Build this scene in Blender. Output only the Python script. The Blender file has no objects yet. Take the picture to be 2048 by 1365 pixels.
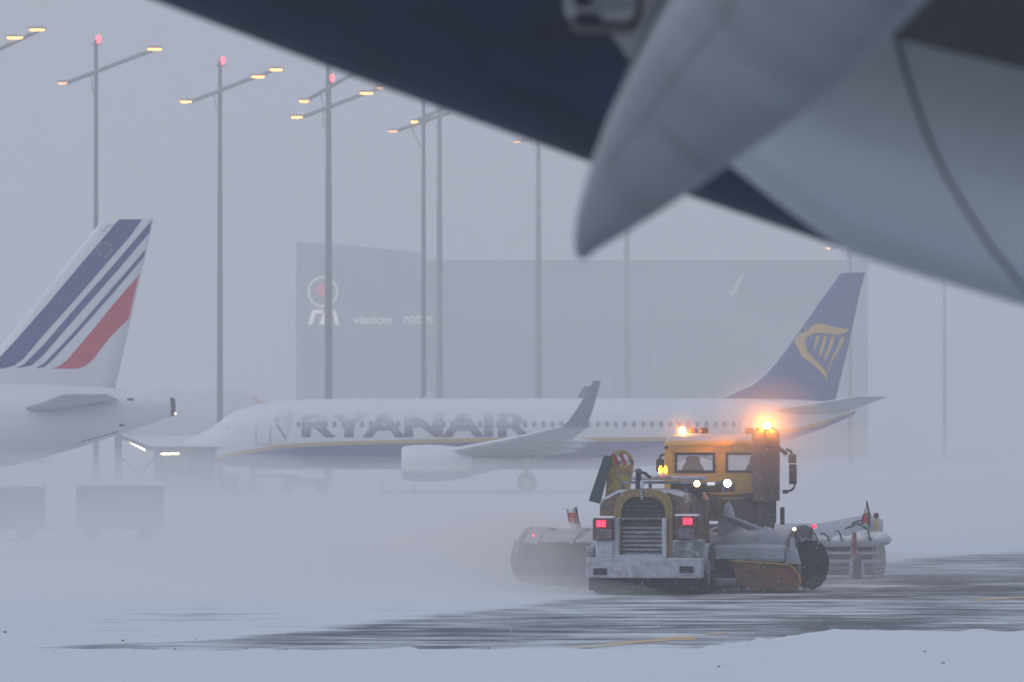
import bpy, bmesh, math, random
from mathutils import Vector, Matrix
from mathutils.bvhtree import BVHTree
from mathutils import noise as mnoise
from mathutils.geometry import tessellate_polygon
random.seed(7)
R = math.radians
sc = bpy.context.scene
C = sc.collection

# ------------------------------------------------------------------ camera
F = 10240.0          # focal length in photo pixels (180 mm on 36 mm)
HY = 857.0           # photo row of the horizon
CH = 3.6             # eye height
cd = bpy.data.cameras.new('camera')
cam = bpy.data.objects.new('camera', cd); C.objects.link(cam)
cam.location = (0, 0, CH); cam.rotation_euler = (R(90), 0, 0)
cd.sensor_width = 36; cd.lens = 180
cd.shift_y = (HY - 682.5) / 2048
cd.clip_start = 0.5; cd.clip_end = 6000
cd.dof.use_dof = True; cd.dof.focus_distance = 114; cd.dof.aperture_fstop = 3.0
sc.camera = cam
# ------------------------------------------------------------------ sky
w = bpy.data.worlds.new('World'); sc.world = w; w.use_nodes = True
nt = w.node_tree; nt.nodes.clear()
out = nt.nodes.new('ShaderNodeOutputWorld'); bg = nt.nodes.new('ShaderNodeBackground')
sky = nt.nodes.new('ShaderNodeTexSky'); sky.sky_type = 'NISHITA'; sky.sun_disc = False
sky.sun_elevation = R(24); sky.sun_rotation = R(-112)
ov = nt.nodes.new('ShaderNodeMixRGB'); ov.inputs[0].default_value = 0.9
ov.inputs[2].default_value = (4.28, 4.52, 5.55, 1)      # the overcast layer that hides the clear sky
nt.links.new(sky.outputs[0], ov.inputs[1]); nt.links.new(ov.outputs[0], bg.inputs[0])
bg.inputs[1].default_value = 0.1
nt.links.new(bg.outputs[0], out.inputs[0])
# ------------------------------------------------------------------ sun behind the cloud
sd = bpy.data.lights.new('sun', 'SUN'); sd.energy = 0.9; sd.angle = R(40); sd.color = (.92, .96, 1)
so = bpy.data.objects.new('sun', sd); C.objects.link(so)
so.rotation_euler = Vector((.85, .35, -.41)).to_track_quat('-Z', 'Y').to_euler(); so.location = (-50, -50, 80)
# ------------------------------------------------------------------ exposure
vs = sc.view_settings; vs.view_transform = 'Standard'; vs.look = 'None'; vs.exposure = 0; vs.gamma = 1
sc.cycles.use_denoising = True
sc.cycles.volume_bounces = 2; sc.cycles.max_bounces = 6; sc.cycles.diffuse_bounces = 2
sc.cycles.volume_step_rate = 1.0; sc.cycles.volume_max_steps = 96
sc.cycles.sample_clamp_indirect = 6

# ================================================================== helpers
def X(px, D): return (px - 1024.0) * D / F
def Z(py, D): return CH + (HY - py) * D / F
def P(px, py, D): return Vector((X(px, D), D, Z(py, D)))
def lerp(a, b, t): return a + (b - a) * t
def interp(tab, t):
    if t <= tab[0][0]: return tab[0][1:]
    for a, b in zip(tab, tab[1:]):
        if t <= b[0]:
            k = (t - a[0]) / (b[0] - a[0])
            return tuple(lerp(p, q, k) for p, q in zip(a[1:], b[1:]))
    return tab[-1][1:]

MATS = {}
def mk(name, col, rough=.6, up=None, cover=0.0, nscale=2.0, var=.12, metal=0.0, emit=None, es=0, spec=.4,
       alpha=None, stretch=(1, 1, 1), snowcol=(.80, .84, .88), dirt=None):
    if name in MATS: return MATS[name]
    m = bpy.data.materials.new(name); m.use_nodes = True
    n = m.node_tree.nodes; L = m.node_tree.links
    b = n['Principled BSDF']
    b.inputs['Roughness'].default_value = rough; b.inputs['Metallic'].default_value = metal
    b.inputs['Specular IOR Level'].default_value = spec
    if emit:
        b.inputs['Emission Color'].default_value = (*emit, 1); b.inputs['Emission Strength'].default_value = es
    tc = n.new('ShaderNodeTexCoord'); mp = n.new('ShaderNodeMapping'); mp.inputs['Scale'].default_value = stretch
    L.new(tc.outputs['Object'], mp.inputs['Vector'])
    nz = n.new('ShaderNodeTexNoise'); nz.inputs['Scale'].default_value = nscale; nz.inputs['Detail'].default_value = 6
    nz.inputs['Roughness'].default_value = .62
    L.new(mp.outputs[0], nz.inputs['Vector'])
    mr = n.new('ShaderNodeMapRange'); mr.inputs[1].default_value = .3; mr.inputs[2].default_value = .7
    mr.inputs[3].default_value = 1 - var; mr.inputs[4].default_value = 1 + var
    L.new(nz.outputs[0], mr.inputs[0])
    mul = n.new('ShaderNodeVectorMath'); mul.operation = 'SCALE'; mul.inputs[0].default_value = col
    L.new(mr.outputs[0], mul.inputs['Scale'])
    cur = mul.outputs[0]
    if dirt:
        dn = n.new('ShaderNodeTexNoise'); dn.inputs['Scale'].default_value = nscale * 1.7; dn.inputs['Detail'].default_value = 8
        L.new(mp.outputs[0], dn.inputs['Vector'])
        dr = n.new('ShaderNodeMapRange'); dr.inputs[1].default_value = .45; dr.inputs[2].default_value = .68
        L.new(dn.outputs[0], dr.inputs[0])
        dm = n.new('ShaderNodeMixRGB'); dm.inputs[2].default_value = (*dirt, 1)
        L.new(dr.outputs[0], dm.inputs[0]); L.new(cur, dm.inputs[1]); cur = dm.outputs[0]
    fac = None
    if up:
        g = n.new('ShaderNodeNewGeometry'); s = n.new('ShaderNodeSeparateXYZ'); L.new(g.outputs['Normal'], s.inputs[0])
        ad = n.new('ShaderNodeMath'); ad.operation = 'MULTIPLY_ADD'; ad.inputs[1].default_value = .5; ad.inputs[2].default_value = -.25
        L.new(nz.outputs[0], ad.inputs[0])
        ad2 = n.new('ShaderNodeMath'); ad2.operation = 'ADD'; L.new(ad.outputs[0], ad2.inputs[0]); L.new(s.outputs[2], ad2.inputs[1])
        u = n.new('ShaderNodeMapRange'); u.inputs[1].default_value = up[0]; u.inputs[2].default_value = up[1]
        L.new(ad2.outputs[0], u.inputs[0]); fac = u.outputs[0]
    if cover:
        cn = n.new('ShaderNodeTexNoise'); cn.inputs['Scale'].default_value = nscale * 2.3; cn.inputs['Detail'].default_value = 9
        cn.inputs['Roughness'].default_value = .7
        L.new(mp.outputs[0], cn.inputs['Vector'])
        c = n.new('ShaderNodeMapRange'); c.inputs[1].default_value = .86 - cover * .8; c.inputs[2].default_value = 1.1 - cover * .8
        L.new(cn.outputs[0], c.inputs[0])
        if fac:
            mx = n.new('ShaderNodeMath'); mx.operation = 'MAXIMUM'; L.new(fac, mx.inputs[0]); L.new(c.outputs[0], mx.inputs[1]); fac = mx.outputs[0]
        else: fac = c.outputs[0]
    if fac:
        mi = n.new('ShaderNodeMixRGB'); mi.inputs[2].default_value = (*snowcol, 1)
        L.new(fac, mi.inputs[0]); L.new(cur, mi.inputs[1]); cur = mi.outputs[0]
    L.new(cur, b.inputs['Base Color'])
    bp = n.new('ShaderNodeBump'); bp.inputs['Strength'].default_value = .12; bp.inputs['Distance'].default_value = .02
    L.new(nz.outputs[0], bp.inputs['Height']); L.new(bp.outputs[0], b.inputs['Normal'])
    if alpha is not None: b.inputs['Alpha'].default_value = alpha
    if emit and es < 6: m.cycles.emission_sampling = 'NONE'
    MATS[name] = m
    return m

class MB:
    def __init__(s): s.v = []; s.f = []; s.m = []
    def add(s, vs, fs, mi=0):
        o = len(s.v); s.v += [Vector(v) for v in vs]; s.f += [tuple(i + o for i in f) for f in fs]; s.m += [mi] * len(fs); return s
    def box(s, a, b, rz=0, mi=0, bev=0.0):
        (x0, y0, z0), (x1, y1, z1) = a, b
        c = Vector(((x0 + x1) / 2, (y0 + y1) / 2, 0)); q = Matrix.Rotation(rz, 3, 'Z')
        if bev <= 0:
            vs = [Vector((x, y, z)) for z in (z0, z1) for x, y in ((x0, y0), (x1, y0), (x1, y1), (x0, y1))]
            fs = [(0, 3, 2, 1), (4, 5, 6, 7), (0, 1, 5, 4), (1, 2, 6, 5), (2, 3, 7, 6), (3, 0, 4, 7)]
        else:
            bb = min(bev, abs(x1 - x0) * .45, abs(y1 - y0) * .45, abs(z1 - z0) * .45)
            vs = []; 
            def ring(z, i):
                return [Vector(p) for p in ((x0 + bb + i, y0 + i, z), (x1 - bb - i, y0 + i, z), (x1 - i, y0 + bb + i, z), (x1 - i, y1 - bb - i, z),
                                            (x1 - bb - i, y1 - i, z), (x0 + bb + i, y1 - i, z), (x0 + i, y1 - bb - i, z), (x0 + i, y0 + bb + i, z))]
            lev = [(z0, bb * .7), (z0 + bb, 0), (z1 - bb, 0), (z1, bb * .7)]
            for z, i in lev: vs += ring(z, i * .6)
            fs = [tuple(range(7, -1, -1)), tuple(range(24, 32))]
            for k in range(3):
                for j in range(8): fs.append((k * 8 + j, k * 8 + (j + 1) % 8, k * 8 + 8 + (j + 1) % 8, k * 8 + 8 + j))
        if rz: vs = [q @ (v - c) + c for v in vs]
        return s.add(vs, fs, mi)
    def tube(s, pts, r, n=8, mi=0, cap=True):
        pts = [Vector(p) for p in pts]; rr = r if isinstance(r, (list, tuple)) else [r] * len(pts)
        vs = []; fs = []
        for i, p in enumerate(pts):
            d = (pts[min(i + 1, len(pts) - 1)] - pts[max(i - 1, 0)]).normalized()
            a = d.orthogonal().normalized() if abs(d.z) > .95 else d.cross(Vector((0, 0, 1))).normalized()
            b = d.cross(a)
            vs += [p + (a * math.cos(t) + b * math.sin(t)) * rr[i] for t in (2 * math.pi * k / n for k in range(n))]
        for i in range(len(pts) - 1):
            for k in range(n): fs.append((i * n + k, i * n + (k + 1) % n, i * n + n + (k + 1) % n, i * n + n + k))
        if cap: fs += [tuple(range(n - 1, -1, -1)), tuple(range((len(pts) - 1) * n, len(pts) * n))]
        return s.add(vs, fs, mi)
    def prism(s, poly, d, mi=0):
        """poly: list of 3D points, extruded by vector d"""
        n = len(poly); d = Vector(d); vs = [Vector(p) for p in poly] + [Vector(p) + d for p in poly]
        fs = [tuple(range(n - 1, -1, -1)), tuple(range(n, 2 * n))] + [(i, (i + 1) % n, n + (i + 1) % n, n + i) for i in range(n)]
        return s.add(vs, fs, mi)
    def ball(s, c, r, nu=12, nv=8, sq=(1, 1, 1), mi=0):
        vs = [Vector(c) + Vector((0, 0, r * sq[2]))]
        for j in range(1, nv):
            t = math.pi * j / nv
            vs += [Vector(c) + Vector((r * sq[0] * math.sin(t) * math.cos(p), r * sq[1] * math.sin(t) * math.sin(p), r * sq[2] * math.cos(t)))
                   for p in (2 * math.pi * k / nu for k in range(nu))]
        vs.append(Vector(c) - Vector((0, 0, r * sq[2]))); fs = []
        for k in range(nu): fs.append((0, 1 + k, 1 + (k + 1) % nu))
        for j in range(nv - 2):
            for k in range(nu): fs.append((1 + j * nu + k, 1 + j * nu + nu + k, 1 + j * nu + nu + (k + 1) % nu, 1 + j * nu + (k + 1) % nu))
        e = len(vs) - 1; o = 1 + (nv - 2) * nu
        for k in range(nu): fs.append((o + k, e, o + (k + 1) % nu))
        return s.add(vs, fs, mi)
    def wheel(s, c, r, wd, axis='X', n=24, mi=0, hub=True):
        a = {'X': Vector((1, 0, 0)), 'Y': Vector((0, 1, 0))}[axis]
        prof = [(-.5, .45), (-.5, .86), (-.38, .98), (-.12, 1), (.12, 1), (.38, .98), (.5, .86), (.5, .45)]
        u = Vector((0, 0, 1)); v = a.cross(u); vs = []; fs = []
        for k in range(n):
            t = 2 * math.pi * k / n; d = u * math.cos(t) + v * math.sin(t)
            vs += [Vector(c) + a * (p * wd) + d * (q * r) for p, q in prof]
        m = len(prof)
        for k in range(n):
            for j in range(m - 1): fs.append((k * m + j, k * m + j + 1, ((k + 1) % n) * m + j + 1, ((k + 1) % n) * m + j))
        s.add(vs, fs, mi)
        if hub: s.tube([Vector(c) - a * wd * .42, Vector(c) + a * wd * .42], r * .47, 16, mi)
        return s
    def loft(s, rings, mi=0, cap=True, seg_mat=None):
        n = len(rings[0]); vs = [v for r in rings for v in r]; fs = []; ms = []
        for i in range(len(rings) - 1):
            for k in range(n):
                fs.append((i * n + k, i * n + (k + 1) % n, i * n + n + (k + 1) % n, i * n + n + k)); ms.append(seg_mat[k] if seg_mat else mi)
        if cap: fs += [tuple(range(n - 1, -1, -1)), tuple(range((len(rings) - 1) * n, len(rings) * n))]; ms += [mi, mi]
        o = len(s.v); s.v += [Vector(v) for v in vs]; s.f += [tuple(i + o for i in f) for f in fs]; s.m += ms
        return s
    def build(s, name, mats, parent=None, smooth=False, world=True, autosm=None):
        me = bpy.data.meshes.new(name)
        inv = ROOT_INV.get(parent.name if parent else None, Matrix()) if (world and parent) else Matrix()
        me.from_pydata([inv @ v for v in s.v], [], s.f)
        for m in (mats if isinstance(mats, (list, tuple)) else [mats]): me.materials.append(m)
        for p, mi in zip(me.polygons, s.m): p.material_index = mi
        bm = bmesh.new(); bm.from_mesh(me); bmesh.ops.recalc_face_normals(bm, faces=bm.faces); bm.to_mesh(me); bm.free()
        if smooth or autosm:
            for p in me.polygons: p.use_smooth = True
        if autosm: me.set_sharp_from_angle(angle=R(autosm))
        o = bpy.data.objects.new(name, me); C.objects.link(o)
        if parent:
            o.parent = parent
            ROOT_INV[o.name] = inv
        return o
ROOT_INV = {}
def thing(name, label, cat, loc=(0, 0, 0), rz=0.0, group=None):
    o = bpy.data.objects.new(name, None); C.objects.link(o); o.empty_display_size = .3
    o.location = loc; o.rotation_euler = (0, 0, rz); tag(o, label, cat, group)
    ROOT_INV[o.name] = (Matrix.Translation(Vector(loc)) @ Matrix.Rotation(rz, 4, 'Z')).inverted()
    return o
def tag(o, label, cat, group=None):
    o['label'] = label; o['category'] = cat
    if group: o['group'] = group
    return o
def bvh_of(*objs):
    vs = []; fs = []
    for o in objs:
        inv = ROOT_INV.get(o.name, Matrix()).inverted(); k = len(vs)
        vs += [inv @ v.co for v in o.data.vertices]; fs += [tuple(i + k for i in p.vertices) for p in o.data.polygons]
    return BVHTree.FromPolygons(vs, fs)
def decal(name, polys, bvh, mat, parent, ynear, grid=.3, off=.015):
    """flat print laid on a surface: polys are (x, z) outlines seen from the south side"""
    bm = bmesh.new()
    for po in polys:
        vs = [bm.verts.new((p[0], 0, p[1])) for p in po]
        for tri in tessellate_polygon([[Vector((p[0], p[1], 0)) for p in po]]):
            try: bm.faces.new([vs[i] for i in tri])
            except ValueError: pass
    xs = [v.co.x for v in bm.verts]; zs = [v.co.z for v in bm.verts]
    for ax, lo, hi in ((0, min(xs), max(xs)), (2, min(zs), max(zs))):
        q = math.ceil(lo / grid) * grid
        while q < hi:
            co = Vector((0, 0, 0)); co[ax] = q; no = Vector((0, 0, 0)); no[ax] = 1
            bmesh.ops.bisect_plane(bm, geom=bm.verts[:] + bm.edges[:] + bm.faces[:], plane_co=co, plane_no=no); q += grid
    last = None; miss = []
    for v in bm.verts:
        h = bvh.ray_cast(Vector((v.co.x, ynear, v.co.z)), Vector((0, 1, 0)))
        if h[0] is None: miss.append(v)
        else: v.co.y = h[0].y - off
    if miss: bmesh.ops.delete(bm, geom=miss, context='VERTS')
    mb = MB(); bm.verts.index_update()
    mb.add([v.co.copy() for v in bm.verts], [tuple(v.index for v in f.verts) for f in bm.faces]); bm.free()
    return mb.build(name, mat, parent)
def text_polys(txt, x0, x1, z0, z1, bold=.0, shear=0.0):
    cu = bpy.data.curves.new('t', 'FONT'); cu.body = txt; cu.offset = bold; cu.resolution_u = 3; cu.shear = shear
    ob = bpy.data.objects.new('t', cu); C.objects.link(ob)
    dg = bpy.context.evaluated_depsgraph_get(); me = bpy.data.meshes.new_from_object(ob.evaluated_get(dg))
    vs = [v.co.copy() for v in me.vertices]
    ax, bx = min(v.x for v in vs), max(v.x for v in vs); az, bz = min(v.y for v in vs), max(v.y for v in vs)
    q = [(lerp(x0, x1, (v.x - ax) / (bx - ax)), lerp(z0, z1, (v.y - az) / (bz - az))) for v in vs]
    polys = [[q[i] for i in p.vertices] for p in me.polygons]
    bpy.data.objects.remove(ob); bpy.data.curves.remove(cu); bpy.data.meshes.remove(me)
    return polys

# ================================================================== materials
SNOW = (.80, .84, .88)
M_snow = mk('snow', SNOW, .75, var=.05, nscale=3)
M_frost = mk('frosted_steel', (.22, .24, .26), .6, up=(.1, .5), cover=.55, nscale=2.2)
M_white = mk('aircraft_white', (.74, .75, .76), .45, up=(.1, .6), nscale=.6, var=.05)
M_navy = mk('airline_navy', (.010, .035, .20), .4, up=(-.02, .55), nscale=1.2, var=.15)
M_navyfin = mk('fin_navy', (.008, .046, .22), .4, up=(.3, .7), nscale=.7, var=.12)
M_gold = mk('airline_gold', (.52, .33, .08), .45, up=(.2, .7), nscale=1.2)
M_afblue = mk('fin_blue', (.004, .026, .19), .4, nscale=.8)
M_afred = mk('fin_red', (.55, .008, .05), .4, nscale=.8)
M_rubber = mk('rubber', (.018, .018, .02), .85, cover=.2, nscale=3)
M_gl = mk('dark_glass', (.03, .035, .045), .15, up=(.2, .6), nscale=2)
M_metal = mk('dull_metal', (.30, .31, .33), .5, metal=.3, up=(.3, .7))
M_wing = mk('wing_grey', (.34, .36, .38), .5, up=(.0, .35), nscale=.7)
M_line = mk('panel_line', (.10, .10, .12), .7)

# ================================================================== ground
def bank_edge(x):
    k = min(1, max(0, (x - 2.6) / 3.0)); k = k * k * (3 - 2 * k)
    return lerp(82.0, 88.2, k) + .5 * mnoise.noise(Vector((x * .9, 3.1, 0))) + .25 * mnoise.noise(Vector((x * 2.7, 8.1, 0)))
LANE = [(80, -15), (82.3, -11.5), (84, -8.6), (87, -5.8), (92, -3.7), (98, -2.3), (103, -.9), (107, .2), (111, 1.2), (118, 2.6), (130, 6), (150, 13), (170, 22), (200, 36)]
def swept(x, y):
    if y < 62: return min(1, max(0, (62 - y) / 4)) * .95  # unseen bare asphalt nearer than the view, added to darken the wing's undersides
    if y < 70: return 0
    if y > 205 or y < bank_edge(x) + .1: return 0
    e = interp(LANE, y)[0]
    a = min(1, max(0, (x - e) / (1.2 + (y - 80) * .03) + .35))
    a *= min(1, max(0, (200 - y) / 60))
    if 83 < y < 118: a = max(a, .40 * min(1, (y - 83) / 4) * min(1, (118 - y) / 10))
    a *= 1 - min(1, max(0, (x - 30) / 15))
    return a
def axis(segs):
    out = []
    for a, b, st in segs:
        n = max(1, round((b - a) / st)); out += [lerp(a, b, i / n) for i in range(n)]
    out.append(segs[-1][1]); return out
gx = axis([(-480, -60, 60), (-60, -16, 6), (-16, 22, .3), (22, 60, 5), (60, 480, 60)])
gy = axis([(-40, 50, 10), (50, 70, 2.5), (70, 78, .8), (78, 92, .22), (92, 150, .5), (150, 220, 5), (220, 600, 40), (600, 2990, 300)])
gv = []; gs = []
for y in gy:
    for x in gx:
        s_ = swept(x, y); z = 0.0
        if 66 < y < 92:
            d = bank_edge(x) - y
            if d > 0:
                q = min(1, d / .7); q = q * q * (3 - 2 * q)
                h = .10 + .05 * mnoise.noise(Vector((x * .35, y * .2, 1)))
                lump = mnoise.fractal(Vector((x * 2.6, y * 1.4, 5)), .7, 2.1, 4)
                h += .085 * max(0, lump) * math.exp(-d * .35) * (1.5 if x > 3 else .7)
                z = h * q * min(1, (y - 66) / 6)
        if 92 <= y < 150 or z == 0:
            if 80 < y < 150: z = max(z, .012 * (1 - s_) * (1 + mnoise.noise(Vector((x * .5, y * .13, 2)))))
        gv.append((x, y, z)); gs.append(s_)
nx = len(gx)
gf = [(j * nx + i, j * nx + i + 1, (j + 1) * nx + i + 1, (j + 1) * nx + i) for j in range(len(gy) - 1) for i in range(nx - 1)]
me = bpy.data.meshes.new('ground'); me.from_pydata(gv, [], gf)
at = me.attributes.new('swept', 'FLOAT', 'POINT'); at.data.foreach_set('value', gs)
for p in me.polygons: p.use_smooth = True
ground = bpy.data.objects.new('ground', me); C.objects.link(ground); ground['kind'] = 'structure'

def ground_mat(name, base, sw_from_attr=True, sw=1.0, snowbias=0.0):
    m = bpy.data.materials.new(name); m.use_nodes = True
    n = m.node_tree.nodes; L = m.node_tree.links; b = n['Principled BSDF']
    tc = n.new('ShaderNodeNewGeometry')
    def noise(scale, stretch, rot, det=6, ro=.6):
        mp = n.new('ShaderNodeMapping'); mp.inputs['Scale'].default_value = stretch; mp.inputs['Rotation'].default_value = (0, 0, rot)
        L.new(tc.outputs['Position'], mp.inputs['Vector'])
        z = n.new('ShaderNodeTexNoise'); z.inputs['Scale'].default_value = scale; z.inputs['Detail'].default_value = det; z.inputs['Roughness'].default_value = ro
        L.new(mp.outputs[0], z.inputs['Vector']); return z.outputs[0]
    def math_(op, a, b_, c=None):
        q = n.new('ShaderNodeMath'); q.operation = op
        for i, v in enumerate((a, b_, c)):
            if v is None: continue
            if isinstance(v, (int, float)): q.inputs[i].default_value = v
            else: L.new(v, q.inputs[i])
        return q.outputs[0]
    if sw_from_attr:
        a = n.new('ShaderNodeAttribute'); a.attribute_name = 'swept'; s_ = a.outputs['Fac']
    else:
        v = n.new('ShaderNodeValue'); v.outputs[0].default_value = sw; s_ = v.outputs[0]
    big = noise(.16, (1, .42, 1), R(-20), 4)      # broad drifts left by the wind
    str_ = noise(.85, (.32, 1, 1), R(-24), 8, .70)     # streaks of loose snow along the sweep
    fine = noise(5, (.35, 1, 1), R(-10), 6, .7)
    mixn = math_('ADD', math_('MULTIPLY', big, .75), math_('ADD', math_('MULTIPLY', str_, 1.35), math_('MULTIPLY', fine, .25)))
    # asphalt shows where the mixed noise is low and the lane is swept
    thr = math_('MULTIPLY_ADD', s_, .53, .775 + snowbias)
    dif = math_('SUBTRACT', thr, mixn)
    r = n.new('ShaderNodeMapRange'); r.inputs[1].default_value = -.05; r.inputs[2].default_value = .22; L.new(dif, r.inputs[0])
    exposed = math_('MULTIPLY', r.outputs[0], .92)
    asp = n.new('ShaderNodeMixRGB'); asp.inputs[1].default_value = (base[0] * .75, base[1] * .75, base[2] * .8, 1); asp.inputs[2].default_value = (base[0] * 1.3, base[1] * 1.3, base[2] * 1.3, 1)
    L.new(fine, asp.inputs[0])
    sn = n.new('ShaderNodeMixRGB'); sn.inputs[1].default_value = (.66, .75, .82, 1); sn.inputs[2].default_value = (.80, .87, .92, 1)
    L.new(str_, sn.inputs[0])
    mx = n.new('ShaderNodeMixRGB'); L.new(exposed, mx.inputs[0]); L.new(sn.outputs[0], mx.inputs[1]); L.new(asp.outputs[0], mx.inputs[2])
    L.new(mx.outputs[0], b.inputs['Base Color'])
    b.inputs['Roughness'].default_value = .8; b.inputs['Specular IOR Level'].default_value = .25
    bp = n.new('ShaderNodeBump'); bp.inputs['Strength'].default_value = .35; bp.inputs['Distance'].default_value = .06
    L.new(mixn, bp.inputs['Height']); L.new(bp.outputs[0], b.inputs['Normal'])
    return m
me.materials.append(ground_mat('apron_snow', (.046, .056, .074)))
# painted taxi lines
M_yel = ground_mat('yellow_line_paint', (.56, .38, .10), False, .95, .10)
def gpt(px, py, h=.008):
    D = F * (CH - h) / (py - HY); return Vector((X(px, D), D, h))
def line_mark(name, poly):
    mb = MB(); mb.add([gpt(*p) for p in poly], [tuple(range(len(poly)))])
    o = mb.build(name, M_yel); o['kind'] = 'structure'; return o
line_mark('taxiway_line', [(1060, 1303), (1060, 1300), (1180, 1291), (1330, 1276), (1345, 1273), (1394, 1272), (1392, 1280), (1345, 1281), (1200, 1294)])
line_mark('taxiway_line', [(1412, 1268), (1455, 1264), (1458, 1267), (1415, 1271)])
line_mark('taxiway_line', [(1945, 1200), (2060, 1192), (2060, 1195), (1947, 1203)])
0 and line_mark('taxiway_line', [(980, 1240), (1250, 1232), (1250, 1234.5), (985, 1243)])
# clods of hard snow thrown along the bank
mb = MB(); random.seed(3)
for i in range(80):
    x = random.uniform(-9, 11); e = bank_edge(x)
    y = e + random.gauss(.3, .55) if random.random() < .7 else random.uniform(75, 92)
    r = random.uniform(.008, .026) * (1.7 if random.random() < .12 else 1)
    z = .10 if y < e - .5 else .01
    mb.ball((x, y, z + r * .4), r, 6, 4, (random.uniform(.8, 1.5), random.uniform(.8, 1.3), random.uniform(.6, 1)))
clods = mb.build('snow_clods', mk('dirty_clod', (.20, .21, .24), .9, cover=.35, nscale=8)); clods['kind'] = 'stuff'

# ================================================================== airliner builders
def fus_rings(tab, xf, yc, nseg=(9, 2, 6), step=.6, striped=True):
    """tab: t, ztop, zbot, halfwidth, stripe_top, stripe_bottom"""
    ts = []; t = tab[0][0]
    while t < tab[-1][0]: ts.append(t); t += step * (.35 if (t < 6 or t > tab[-1][0] - 8) else 1.6)
    ts.append(tab[-1][0]); rings = []
    for t in ts:
        zt, zb, hw, s1, s2 = interp(tab, t); zc = (zt + zb) / 2; h = (zt - zb) / 2
        f1 = math.acos(max(-1, min(1, (s1 - zc) / h))); f2 = math.acos(max(-1, min(1, (s2 - zc) / h)))
        an = [f1 * i / nseg[0] for i in range(nseg[0])] + [lerp(f1, f2, i / nseg[1]) for i in range(nseg[1])] + [lerp(f2, math.pi, i / nseg[2]) for i in range(nseg[2])]
        full = an + [math.pi] + [-a for a in reversed(an[1:])]
        rings.append([Vector((xf(t), yc - hw * math.sin(a), zc + h * math.cos(a))) for a in full])
    half = [0] * nseg[0] + [1] * nseg[1] + [2] * nseg[2]
    return rings, half + half[::-1]
AF = [(0, 0), (.02, .42), (.08, .75), (.2, .97), (.38, 1), (.65, .68), (.88, .28), (1, .03)]
def foil(sections, nrm=None):
    """sections: (leading point, trailing point, thickness); thickness along nrm"""
    rings = []
    for le, te, th in sections:
        le = Vector(le); te = Vector(te); nn = Vector(nrm)
        up = [le.lerp(te, s) + nn * (q * th / 2) for s, q in AF]; lo = [le.lerp(te, s) - nn * (q * th / 2) for s, q in AF]
        rings.append(up + lo[:0:-1])
    return rings
def gear(parent, pos, r, wd, top, n=2, gap=.8, axle='Y'):
    x, y, _ = pos
    st = MB().tube([(x, y, r), (x, y, top)], [.12, .16], 10).tube([(x, y - gap / 2 - .1, r), (x, y + gap / 2 + .1, r)], .07, 8)
    st.tube([(x, y, r + .6), (x + .7, y, top)], .06, 6)
    g = st.build('landing_gear', M_metal, parent, autosm=40)
    for k in range(n):
        yy = y + (k - (n - 1) / 2) * gap
        wl = MB().wheel((x, yy, r), r, wd, 'Y').build('wheel', M_rubber, g, autosm=40)
        MB().tube([(x, yy - wd * .45, r), (x, yy - wd * .3, r)], r * .4, 14).build('hub', M_metal, wl, autosm=40)

# ------------------------------------------------------------------ 737 with gold harp
D7 = F / 35.5; XN = X(365, D7)
jet = thing('airliner', 'snow-covered white airliner with navy belly, gold stripe and harp emblem on navy fin', 'airplane', (XN + 19, D7, 0))
T7 = [  # t, top, bottom, halfwidth, stripe top, stripe bottom
    (0, 2.72, 2.56, .06, 2.62, 2.6), (.15, 2.92, 2.36, .28, 2.42, 2.38), (.5, 3.1, 2.15, .55, 2.25, 2.18), (1.0, 3.30, 1.95, .88, 2.1, 2.0), (1.5, 3.55, 1.78, 1.12, 2.0, 1.86),
    (1.9, 3.84, 1.66, 1.28, 2.0, 1.84), (2.6, 4.38, 1.50, 1.48, 2.15, 1.97), (3.3, 4.68, 1.40, 1.63, 2.3, 2.1), (4.4, 4.97, 1.32, 1.78, 2.5, 2.3),
    (5.5, 5.12, 1.29, 1.85, 2.68, 2.47), (7, 5.23, 1.28, 1.88, 2.78, 2.57), (9.4, 5.29, 1.28, 1.88, 2.88, 2.67), (17, 5.29, 1.28, 1.88, 3.06, 2.84), (24, 5.29, 1.28, 1.88, 3.08, 2.86),
    (26, 5.29, 1.42, 1.86, 3.1, 2.88), (28, 5.29, 1.72, 1.78, 3.12, 2.9), (31, 5.29, 2.2, 1.52, 3.2, 2.98), (34.5, 5.24, 3.02, 1.0, 3.6, 3.4), (36, 5.14, 3.55, .68, 4.0, 3.8), (37.3, 4.98, 4.1, .38, 4.4, 4.3), (37.9, 4.85, 4.42, .18, 4.6, 4.55)]
xf7 = lambda t: XN + t
rings, sm = fus_rings(T7, xf7, D7)
fus = MB().loft(rings, seg_mat=sm).build('fuselage', [M_white, M_gold, M_navy], jet, smooth=True)
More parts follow.
